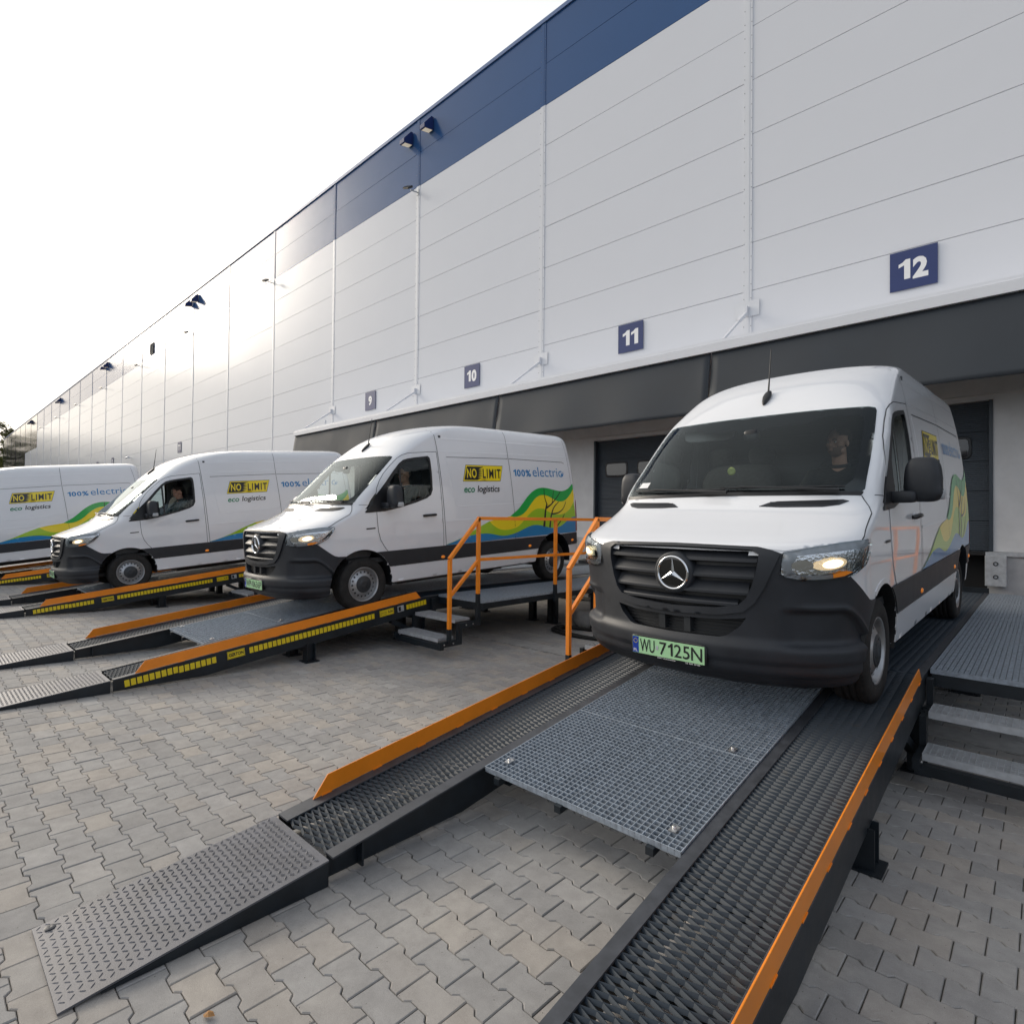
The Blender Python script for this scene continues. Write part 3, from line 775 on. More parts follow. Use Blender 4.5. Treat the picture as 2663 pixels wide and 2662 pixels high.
        for pts in (DOOR + DOOR[:1],):
            ribbon(gap_shade, [(a * 1.0, t) for a, t in Y(pts)], .007, .0035, sg)
        srib(gap_shade, [(1.312, 2.53), (1.318, 2.45), (1.328, 2.347), (1.34, 2.15), (1.362, 1.58), (1.372, 1.067), (1.382, .75), (1.375, .34)], .007, sg)
        srib(gap_shade, [(2.865, 2.56), (2.858, 2.45), (2.853, 2.115), (2.875, 1.6), (2.884, 1.337), (2.893, .765), (2.872, .33)], .007, sg)
        ribbon(gap_shade, Y([(4.42, 2.50), (4.46, 2.25), (4.49, 1.9), (4.51, 1.60)]), .005, .002, sg)
        ribbon(gap_shade, Y([(-.04, 1.392), (.09, 1.385)]), .005, .002, sg)
        # badge on the wing
        spatch('wing_badge', [(.033, 1.068), (.172, 1.071), (.172, 1.088), (.033, 1.085)], M_black, root, .005, (), (.1, .1), 0, sg)
        # pressed creases
        cre = MB()
        for ln, wd, cw_ in (([(1.33, 2.352), (2.2, 2.358), (3.2, 2.362), (4.36, 2.362)], .030, .005), ([(1.35, 2.152), (2.8, 2.172), (4.44, 2.178)], .022, .004),
                        ([(1.50, 2.062), (1.47, 2.03), (1.50, 2.0), (1.56, 1.62), (1.60, 1.36), (1.66, 1.325), (2.88, 1.342)], .020, .004),
                        ([(2.90, 1.345), (3.8, 1.392), (4.45, 1.42)], .020, .004), ([(1.40, 1.118), (2.5, 1.125), (4.4, 1.19)], .030, .004), ([(.25, 1.12), (.8, 1.128), (1.30, 1.135)], .026, .003)):
            ribbon(cre, Y(ln), wd, 0, sg, cw_)
        cre.build('side_crease', M_white, root)
        ribbon(gap_shade, Y([(1.50, 2.076), (2.0, 2.085), (2.84, 2.098)]), .008, .0022, sg); ribbon(gap_shade, Y([(2.87, 2.098), (3.6, 2.09), (4.30, 2.083), (4.36, 2.06)]), .008, .0022, sg)  # no gaps: dark bands stand in for shade along the recess's upper crease
        # side moulding with openings for the arches
        def arch_cut(c_, R_, a0, a1): return [(c_[0] + R_ * math.cos(math.radians(a)), c_[1] + R_ * math.sin(math.radians(a))) for a in np.arange(a0, a1, 4 if a1 > a0 else -4)]
        rf, rr_ = RF + .002, RR + .002
        aF = lambda z: ARCH_F[0] + math.sqrt(max(0, rf ** 2 - (z - ARCH_F[1]) ** 2)); aR0 = lambda z: ARCH_R[0] - math.sqrt(max(0, rr_ ** 2 - (z - ARCH_R[1]) ** 2)); aR1 = lambda z: ARCH_R[0] + math.sqrt(max(0, rr_ ** 2 - (z - ARCH_R[1]) ** 2))
        zl = np.linspace(.548, .760, 8)
        spatch('side_moulding', [(aF(z), z) for z in zl] + [(aR0(z), z) for z in zl[::-1]], M_strip, root, .012, (), (.10, .05), .012, sg)
        spatch('side_moulding', [(aR1(z), z) for z in zl] + [(4.60, .77), (4.62, .556)], M_strip, root, .012, (), (.08, .05), .012, sg)
        for y in (1.314, 3.251, 4.455):
            mb = MB(); zm = {1.314: .597, 3.251: .612, 4.455: .632}[y]
            mb.ellipsoid((sg * (float(xside(y, zm)) + .012), y, zm), (.012, .038, .022), 14, 8); mb.build('marker_lamp', M_amber, root)
        spatch('tail_light', [(4.575, .79), (4.69, .79), (4.69, 1.36), (4.625, 1.38), (4.60, 1.33)], M_red, root, .008, (), (.02, .05), .012, sg)
        # arch lip and wheel house
        for c_, R_ in ((ARCH_F, RF), (ARCH_R, RR)):
            mb = MB(); pts = [(c_[0] + R_ * math.cos(math.radians(a)), c_[1] + R_ * math.sin(math.radians(a))) for a in range(-8, 189, 5)]
            vs = []; n = len(pts)
            for y, z in pts: vs.append((sg * (float(xside(y, max(z, .3))) + .004), y, z))
            for y, z in pts: vs.append((sg * (float(xside(y, max(z, .3))) - .035), c_[0] + (y - c_[0]) * .985, c_[1] + (z - c_[1]) * .985))
            for y, z in pts: vs.append((sg * .55, c_[0] + (y - c_[0]) * .985, c_[1] + (z - c_[1]) * .985))
            fs = [(r * n + i, r * n + i + 1, (r + 1) * n + i + 1, (r + 1) * n + i) for r in range(2) for i in range(n - 1)]
            mb.add(vs, fs, True); mb.build('wheel_arch', M_black, root)
        for c_, R_, a0, a1, of in ((ARCH_F, RF, 2, 121, .0042), (ARCH_R, RR, 2, 178, .0036)):
            an = np.radians(np.arange(a0, a1 + .1, 4)); ring = [(c_[0] + R_ * math.cos(a), c_[1] + R_ * math.sin(a)) for a in an] + [(c_[0] + (R_ + .034) * math.cos(a), c_[1] + (R_ + .034) * math.sin(a)) for a in an[::-1]]
            spatch('arch_flange', ring[::-1], M_white, root, of, (), (.03, .02), .01, sg)
        # wheels
        wheel_part(root, 0, .352, sg, True); wheel_part(root, 3.924, .290, sg, False)
        # mud flap / lower wing piece behind the front wheel
        spatch('sill', [(aF(.540), .540), (aF(.40), .40), (.42, .335), (3.40, .325), (aR0(.40), .40), (aR0(.540), .540)], M_white, root, .009, (), (.12, .05), .01, sg)
    tag(gap_shade.build('gap_and_crease_shade', M_gap_shade, root), kind='stuff')
    # ---- underbody, cabin
    mb = MB(); mb.box(-.62, .62, -.85, 4.6, .30, .36); mb.box(-.93, .93, .46, 3.40, .30, .33); mb.box(-.55, .55, -.80, -.70, .30, 1.05)
    mb.box(-.45, .45, .9, 3.1, .20, .30); mb.build('underbody', M_black, root)
    mb = MB(); mb.box(-.86, .86, 1.40, 1.44, .5, 2.40)
    for zz in np.arange(.8, 2.3, .09): mb.box(-.84, .84, 1.388, 1.40, zz, zz + .035)
    mb.build('bulkhead', M_cargo, root)
    mb = MB(); mb.box(-.93, .93, -.2, 1.44, .62, .68); mb.build('cab_floor', M_interior, root)
    mb = MB(); mb.box(-.76, .76, .95, 1.42, 2.20, 2.22); mb.build('headliner', M_headliner, root)
    prof = [(-.16, 1.34), (-.12, 1.37), (.05, 1.385), (.20, 1.375), (.30, 1.34), (.36, 1.25), (.34, 1.05), (.25, .80), (.15, .68), (-.2, .68)]
    mb = MB(); mb.prism(prof, -.87, .87, 'x'); db = mb.build('dashboard', M_dash, root, bevel=.02)
    mb = MB(); mb.add(*superbox((.45, .28, 1.37), (.20, .14, .05), 3, 20, 10), True); mb.build('instrument_hood', M_dash, db)
    mb = MB(); mb.tube([(-.30, .05, 1.388), (-.05, .05, 1.392), (.14, .05, 1.388)], .014, 8); mb.build('dash_bar', M_dash, db)
    mb = MB(); cx, cy, cz = .46, .55, 1.30; tl = math.radians(32); pts = []
    for k in range(28):
        t = 2 * math.pi * k / 28; pts.append((cx + .20 * math.cos(t), cy + .20 * math.sin(t) * math.sin(tl), cz + .20 * math.sin(t) * math.cos(tl)))
    mb.tube(pts, .016, 8, closed=True); mb.ellipsoid((cx, cy, cz), (.07, .04, .06), 12, 8); mb.bar((cx - .19, cy, cz), (cx + .19, cy, cz), .02, .04); mb.bar((cx, cy, cz), (cx, cy - .10, cz - .17), .04, .02)
    mb.build('steering_wheel', M_black, root)
    for xx, nm in ((.47, 'seat'), (-.45, 'seat')):
        mb = MB(); wd = .25 if xx > 0 else .42
        mb.add(*superbox((xx, .90, .98), (wd, .26, .09), 4, 20, 10), True)
        def lean(p): return [p[0], p[1] + .20 * (p[2] + .3), p[2]]
        mb.add(*superbox((xx, 1.13, 1.36), (wd * .95, .075, .36), 4, 20, 14, lean), True)
        for hx in ((xx,) if xx > 0 else (xx - .2, xx + .2)):
            mb.add(*superbox((hx, 1.265, 1.80), (.13, .05, .095), 3, 16, 10), True)
        mb.build('seat', M_seat, root)
    mb = MB(); mb.add(*superbox((-.46, .56, 1.985), (.24, .02, .08), 4, 20, 8), True); mb.build('sun_visor', M_headliner, root)
    mb = MB(); mb.add(*superbox((0, .36, 1.90), (.06, .035, .05), 4, 16, 8), True); mb.build('camera_housing', M_black, root)
    mb = MB(); q = F([('x', .0, 2.235)])[0]; p0 = surf(q[0], q[1])
    mb.add(*superbox((0, 0, 0), (.034, .075, .024), 2.6, 16, 8, lambda p: [p[0] * (1 - .5 * max(0, -p[1] / .075)), p[1], p[2] + p[1] * .85]), True)
    mb.v = [(x + p0[0], y + p0[1] - .0, z + p0[2] + .018) for x, y, z in mb.v]
    mb.tube([(p0[0], p0[1] + .045, p0[2] + .06), (p0[0], p0[1] + .075, p0[2] + .20), (p0[0], p0[1] + .125, p0[2] + .46)], [.009, .006, .0035], 6)
    mb.build('aerial', M_black, root)
    return root

def livery(root):
    BT = [(1.374, 0.767), (1.521, 0.799), (1.703, 0.844), (1.907, 0.877), (2.151, 0.888), (2.32, 0.873), (2.493, 0.838), (2.618, 0.824), (2.762, 0.83), (2.947, 0.863), (3.139, 0.917), (3.298, 0.954), (3.439, 0.96), (3.603, 0.939), (3.747, 0.905), (3.897, 0.883), (4.028, 0.89), (4.164, 0.925), (4.306, 0.995), (4.449, 1.053), (4.572, 1.062)]
    YB = [(2.294, 1.077), (2.376, 1.007), (2.494, 0.945), (2.617, 0.92), (2.762, 0.918), (2.95, 0.953), (3.088, 1.036), (3.21, 1.121), (3.333, 1.195), (3.457, 1.238), (3.58, 1.243), (3.663, 1.232), (3.745, 1.195), (3.871, 1.151), (4.0, 1.126), (4.133, 1.121), (4.27, 1.144), (4.413, 1.217), (4.516, 1.314), (4.546, 1.357)]
    LGS = [(1.374, 0.77), (1.596, 0.822), (1.827, 0.9), (2.022, 0.983)]
    GT = [(2.784, 1.142), (2.87, 1.185), (2.987, 1.251), (3.109, 1.345), (3.239, 1.453), (3.369, 1.537), (3.496, 1.587), (3.623, 1.609), (3.707, 1.609), (3.812, 1.599), (3.96, 1.574), (4.134, 1.55), (4.27, 1.556), (4.415, 1.601), (4.543, 1.68), (4.554, 1.586)]
    GB = [(4.471, 1.501), (4.368, 1.424), (4.245, 1.369), (4.109, 1.358), (4.001, 1.381), (3.897, 1.424), (3.774, 1.466), (3.649, 1.481), (3.543, 1.466), (3.435, 1.417), (3.324, 1.333), (3.217, 1.238), (3.096, 1.164), (2.979, 1.13), (2.866, 1.124)]
    YS, YE = [(2.503, 1.109), (2.793, 1.139)], [(4.554, 1.586), (4.567, 1.471)]
    BR = [([(3.639, 0.92), (3.67, 1.077), (3.7, 1.21), (3.751, 1.324)], [0.063, 0.043, 0.04, 0.033]), ([(3.746, 1.317), (3.707, 1.413), (3.694, 1.508), (3.7, 1.608)], [0.027, 0.018, 0.015, 0.012]), ([(3.732, 1.25), (3.86, 1.308), (3.991, 1.395), (4.078, 1.463), (4.16, 1.545)], [0.037, 0.027, 0.02, 0.017, 0.013]), ([(3.895, 1.325), (3.925, 1.437), (3.97, 1.569)], [0.02, 0.015, 0.012]), ([(3.8, 0.899), (3.826, 1.03), (3.866, 1.144), (3.943, 1.258), (4.085, 1.351)], [0.047, 0.037, 0.033, 0.023, 0.015]), ([(3.87, 1.137), (4.046, 1.152), (4.184, 1.21), (4.262, 1.292), (4.293, 1.35)], [0.03, 0.022, 0.018, 0.015, 0.012]), ([(3.984, 0.892), (4.101, 0.99), (4.185, 1.063), (4.235, 1.127)], [0.023, 0.023, 0.02, 0.013])]
    bt, yb = smooth_open(BT, 3), smooth_open(YB, 3); gt, gb = smooth_open(GT, 3), smooth_open(GB, 3)
    aR = [(ARCH_R[0] + (RR + .004) * math.cos(math.radians(a)), ARCH_R[1] + (RR + .004) * math.sin(math.radians(a))) for a in np.arange(70, 111, 5)]
    spatch('blue_wave', bt + [(4.575, .775)] + aR + [(1.374, .762)], M_lblue, root, .0045, (), (.08, .05))
    spatch('lime_wave', smooth_open(LGS, 3) + yb + [(4.572, 1.062)] + bt[::-1][1:], M_llime, root, .005, (), (.08, .05))
    spatch('yellow_wave', YS + gb[::-1] + YE + yb[::-1], M_lyel, root, .0045, (), (.08, .05))
    spatch('green_wave', gt + gb, M_lgrn, root, .0055, (), (.08, .05))
    mb = MB()
    for pts, ws in BR:
        p = np.array(smooth_open(pts, 4)); wv = np.interp(np.linspace(0, 1, len(p)), np.linspace(0, 1, len(ws)), ws)
        T = np.gradient(p, axis=0); T /= np.linalg.norm(T, axis=1, keepdims=True); N_ = np.stack([-T[:, 1], T[:, 0]], 1)
        L = p + N_ * wv[:, None] / 2; R_ = p - N_ * wv[:, None] / 2; q = np.concatenate([L, R_]); n = len(p)
        mb.add(np.stack([xside(q[:, 0], q[:, 1]) + .0075, q[:, 0], q[:, 1]], 1), [(i, n + i, n + i + 1, i + 1) for i in range(n - 1)], False)
    mb.build('tree_print', M_lblk, root)
    TL, TR, BR_, BL = (1.873, 1.970), (2.697, 1.975), (2.613, 1.717), (1.785, 1.711)
    spatch('logo_border', [BL, BR_, TR, TL], M_lblk, root, .0035, (), (.1, .1))
    ins = lambda k: [tuple(np.array(p) * (1 - 0) + d) for p, d in zip((BL, BR_, TR, TL), (np.array((k, k)), np.array((-k, k)), np.array((-k, -k)), np.array((k, -k))))]
    lg = spatch('logo', ins(.007), M_lyel, root, .0045, (), (.1, .1))
    bl, tl = np.array((1.815, 1.735)), np.array((1.893, 1.945))
    U = lambda a, b_: tuple(bl + np.array((1.0, 0)) * a + (tl - bl) * b_)
    spatch('logo_flag', [U(0, 0), U(.27, 0), U(.36, .15), U(.27, .19), U(.375, .31), U(.27, .35), U(.37, .46), U(.27, .50), U(.36, .61), U(.265, .65), U(.35, .75), U(.26, .80), U(.36, 1), U(0, 1)], M_lblk, lg, .006, (), (.1, .1))
    stext('lettering', 'NO', 1.875, 2.085, 1.765, 1.915, M_lyel, lg, .0075, .022, .12, 1.08)
    stext('lettering', 'LIMIT', 2.215, 2.635, 1.765, 1.915, M_lblk, lg, .0075, .022, .12, 1.22)
    stext('lettering', 'eco', 1.795, 2.02, 1.538, 1.615, M_ltgrn, root, .005, .02, .2)
    stext('lettering', 'logistics', 2.075, 2.575, 1.513, 1.648, M_lblk, root, .005, .016, .2)
    stext('lettering', '100%', 2.945, 3.385, 1.803, 1.922, M_ltblue, root, .005, .025, 0)
    stext('lettering', 'electric', 3.435, 4.255, 1.806, 1.975, M_ltblue, root, .005, -.004, 0)
    mb = MB()   # plug at the end of the line
    k = [(4.262 + .030 * math.cos(t), 1.845 + .030 * math.sin(t)) for t in np.linspace(0, 2 * math.pi, 13)[:-1]]
    mb.add([(float(xside(y, z)) + .005, y, z) for y, z in k], [tuple(range(12))]); x_ = float(xside(4.28, 1.88)) + .005
    for dy in (0, .028): mb.add([(x_, 4.272 + dy, 1.862 - dy * .6), (x_, 4.28 + dy, 1.866 - dy * .6), (x_, 4.295 + dy, 1.898 - dy * .6), (x_, 4.287 + dy, 1.902 - dy * .6)], [(0, 1, 2, 3)])
    mb.build('plug_print', M_ltblue, root)

def plate(root, text, second=None):
    y0 = -1.0255; mb = MB()
    mb.box(-.29, .23, y0, y0 + .004, .343, .457); p = mb.build('number_plate', M_plate, root)
    mb = MB(); mb.box(-.289, -.243, y0 - .0008, y0, .345, .455); mb.build('country_band', M_plateblue, p)
    def tx(s, x0, x1, z0, z1, mat, nm='lettering', bold=.008):
        v, f = fit_text(s, x0, x1, z0, z1, bold); t_ = MB()
        t_.add(np.stack([v[:, 0], np.full(len(v), y0 - .0012), v[:, 1]], 1), [q for q in f], False); t_.build(nm, mat, p)
    a, b_ = text.split(' ')
    split = -.232 + .448 * (len(a) + .35) / (len(a) + len(b_) + .9)
    tx(a, -.232, split - .022, .358, .444, M_ink); tx(b_, split + .014, .216, .358, .444, M_ink)
    tx('PL', -.282, -.252, .352, .372, M_inkw)
    mb = MB()
    for k in range(12):
        t = 2 * math.pi * k / 12; mb.box(-.266 + .014 * math.cos(t) - .002, -.266 + .014 * math.cos(t) + .002, y0 - .0016, y0 - .001, .425 + .014 * math.sin(t) - .002, .425 + .014 * math.sin(t) + .002)
    mb.build('star_ring', M_yref, p)
    mb = MB(); mb.box(split - .013, split + .005, y0 - .0012, y0, .385, .412); mb.build('seal', M_galv2, p)
    if second:
        yy = -1.0245
        for s, x0, x1 in second:
            v, f = fit_text(s, x0, x1, .331, .340, .01); t_ = MB(); t_.add(np.stack([v[:, 0], np.full(len(v), yy), v[:, 1]], 1), f, False); t_.build('lettering', M_inkw, root)
    return p
# ------------------------------------------------------------------ ground
Z0 = CAM_H                                     # heights below are given relative to the camera where noted
BAY = 5.83
def ground_z(y): return -0.0265 * y if y > -1.5 else 0.03975
def paver_mat():
    mt = bpy.data.materials.new('concrete_paver'); mt.use_nodes = True; t = mt.node_tree; b = t.nodes['Principled BSDF']
    geo = t.nodes.new('ShaderNodeNewGeometry')
    tone = t.nodes.new('ShaderNodeAttribute'); tone.attribute_name = 'tone'
    oi = t.nodes.new('ShaderNodeObjectInfo')
    add = t.nodes.new('ShaderNodeMath'); add.operation = 'ADD'
    fr = t.nodes.new('ShaderNodeMath'); fr.operation = 'FRACT'
    t.links.new(tone.outputs['Fac'], add.inputs[0]); t.links.new(oi.outputs['Random'], add.inputs[1]); t.links.new(add.outputs[0], fr.inputs[0])
    r = t.nodes.new('ShaderNodeValToRGB'); e = r.color_ramp.elements
    e[0].color = (.330, .320, .308, 1); e[1].color = (.408, .398, .386, 1)
    k = e.new(.5); k.color = (.370, .360, .348, 1)
    k = e.new(.93); k.color = (.415, .380, .340, 1)
    t.links.new(fr.outputs[0], r.inputs[0])
    def noise(s, d=4, ro=.6):
        n = t.nodes.new('ShaderNodeTexNoise'); n.inputs['Scale'].default_value = s; n.inputs['Detail'].default_value = d; n.inputs['Roughness'].default_value = ro
        t.links.new(geo.outputs['Position'], n.inputs['Vector']); return n
    def mix(kind, fac, a, b_):
        x = t.nodes.new('ShaderNodeMixRGB'); x.blend_type = kind
        if isinstance(fac, float): x.inputs[0].default_value = fac
        else: t.links.new(fac, x.inputs[0])
        t.links.new(a, x.inputs[1])
        if isinstance(b_, tuple): x.inputs[2].default_value = (*b_, 1)
        else: t.links.new(b_, x.inputs[2])
        return x.outputs[0]
    def ramp(n, p0, p1, c0=(0, 0, 0), c1=(1, 1, 1)):
        q = t.nodes.new('ShaderNodeValToRGB'); q.color_ramp.elements[0].position = p0; q.color_ramp.elements[1].position = p1
        q.color_ramp.elements[0].color = (*c0, 1); q.color_ramp.elements[1].color = (*c1, 1); t.links.new(n.outputs['Fac'], q.inputs[0]); return q.outputs[0]
    c = mix('MULTIPLY', 1.0, r.outputs[0], ramp(noise(420, 2), .25, .75, (.80, .80, .80), (1.16, 1.16, 1.16)))      # grit
    c = mix('MULTIPLY', 1.0, c, ramp(noise(2.2, 5), .3, .75, (.84, .84, .85), (1.06, 1.06, 1.05)))                     # broad weathering
    c = mix('MULTIPLY', 1.0, c, ramp(noise(14, 4), .35, .7, (.88, .88, .88), (1.05, 1.05, 1.05)))
    c = mix('MIX', ramp(noise(1.1, 6, .7), .66, .80), c, (.15, .135, .12))                                               # drips and old stains
    vor = t.nodes.new('ShaderNodeTexVoronoi'); vor.inputs['Scale'].default_value = 24
    t.links.new(geo.outputs['Position'], vor.inputs['Vector'])
    q = t.nodes.new('ShaderNodeMath'); q.operation = 'LESS_THAN'; q.inputs[1].default_value = .055; t.links.new(vor.outputs['Distance'], q.inputs[0])
    c = mix('MIX', q.outputs[0], c, (.13, .12, .11))
    t.links.new(c, b.inputs['Base Color']); b.inputs['Roughness'].default_value = .86; b.inputs['Specular IOR Level'].default_value = .35
    bp = t.nodes.new('ShaderNodeBump'); bp.inputs['Strength'].default_value = .35; bp.inputs['Distance'].default_value = .004
    t.links.new(noise(260, 4).outputs['Fac'], bp.inputs['Height']); t.links.new(bp.outputs[0], b.inputs['Normal'])
    return mt
M_paver = paver_mat()
M_sand = material('joint_sand', (.10, .096, .082), .95, var=.35, scale=30, coord='Object', col2=(.075, .085, .045), ramp=(.5, .75))
M_kerb = material('kerb_concrete', (.36, .35, .335), .85, var=.15, scale=9, bump=.2, bump_scale=120)

gm = MB()
xs_ = [-400, -32, 8, 300]
for (y0, y1) in ((-300, -1.5), (-1.5, 12.6), (12.6, 320)):
    for x0, x1 in zip(xs_[:-1], xs_[1:]):
        z0_, z1_ = (.03975, .03975) if y1 <= -1.5 else ((.03975, -.334) if y0 < 5 else (-.334, -.334))
        dz = -.012 if (y0 == -1.5 and x0 == -32) else 0.0
        gm.add([(x0, y0, z0_ + dz), (x1, y0, z0_ + dz), (x1, y1, z1_ + dz), (x0, y1, z1_ + dz)], [(0, 1, 2, 3)])
gm.cur = 0
ground = gm.build('ground', [M_sand]); tag(ground, kind='structure')

# interlocking double-T pavers: 0.20 m pitch along the wall, rows 0.1365 m deep, every second row shifted by half
PX, PY, HE, HWs = .200, .1365, .0770, .0575
a_, d_ = .040, .020
half_out = [(.0985, -HE), (.0985, HE), (.1 - a_ + .001, HE), (.1 - a_ - d_ + .001, HWs), (-(.1 - a_ - d_) - .001, HWs), (-(.1 - a_) - .001, HE), (-.0985, HE), (-.0985, -HE), (-(.1 - a_) - .001, -HE), (-(.1 - a_ - d_) - .001, -HWs), (.1 - a_ - d_ + .001, -HWs), (.1 - a_ + .001, -HE)]
def inset(poly, k):
    n = len(poly); out = []
    for i in range(n):
        p0, p1, p2 = (np.array(poly[(i + j) % n]) for j in (-1, 0, 1))
        e1 = (p1 - p0) / np.linalg.norm(p1 - p0); e2 = (p2 - p1) / np.linalg.norm(p2 - p1)
        n1 = np.array((-e1[1], e1[0])); n2 = np.array((-e2[1], e2[0])); b = n1 + n2; b /= np.linalg.norm(b)
        out.append(tuple(p1 + b * k / max(.35, b @ n1)))
    return out
POUT = inset(half_out, .0004); PIN = inset(half_out, .0038)
n_ = len(POUT)
PV = np.array([(x, y, -.012) for x, y in POUT] + [(x, y, -.0042) for x, y in POUT] + [(x, y, 0) for x, y in PIN])
PF = [(i, (i + 1) % n_, n_ + (i + 1) % n_, n_ + i) for i in range(n_)] + [(n_ + i, n_ + (i + 1) % n_, 2 * n_ + (i + 1) % n_, 2 * n_ + i) for i in range(n_)]
# top as three convex pieces
T = 2 * n_
PF += [(T + 0, T + 1, T + 2, T + 11), (T + 2, T + 3, T + 10, T + 11), (T + 3, T + 4, T + 9, T + 10), (T + 4, T + 5, T + 8, T + 9), (T + 5, T + 6, T + 7, T + 8)]

def to_px(p):
    d = np.asarray(p, float) - np.array([0, 0, CAM_H]); z = d @ fw
    return 1331.5 + 1474 * (d @ rt) / z, 1331 - 1474 * (d @ up) / z, z
spots = []
J0X, J0Y = -1.476, 1.8355
for j in range(-18, 72):
    yc = J0Y + j * PY
    if 6.02 < yc < 6.40 or yc < -.55 or yc > 11.9: continue
    sh = 0 if j % 2 == 0 else PX / 2
    for i in range(-150, 30):
        xc = J0X + PX / 2 + sh + i * PX
        if xc < -30 or xc > 3.0: continue
        u, v, zz = to_px((xc, yc, ground_z(yc)))
        if zz < .25: continue
        if -170 < u < 2830 and 1300 < v < 2900: spots.append((xc, yc, u, v, zz))
spots = np.array(spots)
prng = np.random.default_rng(4)
jit_z = prng.normal(0, .0011, len(spots)); jit_a = prng.normal(0, .006, len(spots)); jit_t = prng.normal(0, .006, (len(spots), 2))
pm = bpy.data.meshes.new('paving_stone'); pm.from_pydata([tuple(p) for p in PV], [], PF); pm.materials.append(M_paver); pm.update()
at_ = pm.attributes.new('tone', 'FLOAT', 'POINT'); at_.data.foreach_set('value', np.zeros(len(PV), np.float32))
# the 300 stones that show largest (in frame, not under the ramps) are objects of their own
def covered(x, y):
    o = np.zeros(len(x), bool)
    for k in range(4):
        xx = x + BAY * k
        o |= ((xx > -2.95) & (xx < -2.39) | (xx > -1.15) & (xx < -.62)) & (y > .36)
        o |= (xx > -2.4) & (xx < -1.15) & (y > 3.0)
    return o
infr = (spots[:, 2] > 5) & (spots[:, 2] < 2658) & (spots[:, 3] < 2655) & ~covered(spots[:, 0], spots[:, 1])
order = np.argsort(np.where(infr, spots[:, 4], 1e6))
single = set(order[:300].tolist())
slope = math.atan(-.0265)
for i in order[:300]:
    x, y = spots[i, :2]
    link('paving_stone', pm, ground, (x, y, ground_z(y) + jit_z[i]), (slope + jit_t[i, 0], jit_t[i, 1], jit_a[i]))
rest = np.array([i for i in range(len(spots)) if i not in single])
V_ = np.zeros((len(rest), len(PV), 3), np.float32)
for n, i in enumerate(rest):
    x, y = spots[i, :2]; c, s = math.cos(jit_a[i]), math.sin(jit_a[i])
    V_[n, :, 0] = x + PV[:, 0] * c - PV[:, 1] * s
    V_[n, :, 1] = y + PV[:, 0] * s + PV[:, 1] * c
    V_[n, :, 2] = PV[:, 2] - .0265 * V_[n, :, 1] + jit_z[i] + PV[:, 0] * jit_t[i, 1] + PV[:, 1] * jit_t[i, 0]
fl = [];
for n in range(len(rest)):
    k = n * len(PV); fl += [tuple(q + k for q in f) for f in PF]
me = bpy.data.meshes.new('paving'); me.from_pydata(V_.reshape(-1, 3).tolist(), [], fl); me.materials.append(M_paver); me.update()
at_ = me.attributes.new('tone', 'FLOAT', 'POINT'); at_.data.foreach_set('value', np.repeat(prng.random(len(rest)).astype(np.float32), len(PV)))
tag(link('paving', me, ground), kind='stuff')

# drainage course: flat kerb slabs in a line across the yard
for i in range(-28, 4):
    mb = MB(); x = i * 1.0
    y0, y1 = 6.03, 6.385
    vs = [(a, b, ground_z(b) + c) for c in (-.02, .001 + .0015 * (i % 3)) for b in (y0 + .003, y1 - .003) for a in (x + .004, x + .996)]
    mb.add(vs, [(0, 2, 3, 1), (4, 5, 7, 6), (0, 1, 5, 4), (2, 6, 7, 3), (0, 4, 6, 2), (1, 3, 7, 5)])
    mb.build('drain_slab', M_kerb, ground)

# ------------------------------------------------------------------ warehouse
YF = 12.33
M_clad = material('white_cladding', (.70, .715, .755), .20, var=.012, scale=.4, rvar=.03, bump=.02, bump_scale=140, spec=.25)
M_clad_t = material('white_trim', (.68, .695, .73), .36, var=.02, scale=2)
M_bluec = material('blue_cladding', (.026, .085, .225), .20, var=.03, scale=.6, rvar=.03, bump=.02, bump_scale=140, spec=.25)
M_dark = material('dark_cladding', (.018, .022, .032), .12, var=.1, scale=.5, spec=.6)
M_coping = material('coping', (.09, .16, .33), .4)
M_wallbk = material('wall_joint', (.20, .205, .215), .8)
M_render = material('white_render', (.62, .625, .63), .75, var=.06, scale=3, bump=.12, bump_scale=90)
M_plinth = material('plinth_concrete', (.50, .50, .50), .75, var=.12, scale=5, bump=.1, bump_scale=60)
M_awning = material('canopy_sheet', (.030, .037, .046), .70, var=.10, scale=1.3, bump=.06, bump_scale=5, rvar=.08)
M_doorp = material('dock_door', (.036, .048, .062), .42, var=.08, scale=3)
M_doorw = material('door_window', (.010, .010, .012), .06, coat=.8)
M_pit = material('dock_pit', (.006, .006, .007), .7)
M_sign = material('sign_blue', (.014, .030, .130), .35, var=.02, scale=5)
M_led = material('lamp_panel', (.75, .68, .55), .4, emit=(1.0, .85, .62), emit_s=.35)
ROWS = [14.285, 13.07, 11.875, 10.70, 9.525, 8.345, 7.17, 5.995, 4.96, 3.94, 2.77, 1.60]
jx = lambda k: -4.65 - BAY * k
wh = empty('warehouse', (jx(0), YF, -.33), (0, 0, 0), 'long white warehouse with a blue band under its roof edge', 'warehouse')
WL = Vector(wh.location)
def wpart(mb, name, mats, **kw): return mb.build(name, mats, wh, -WL, **kw)
pan = {}
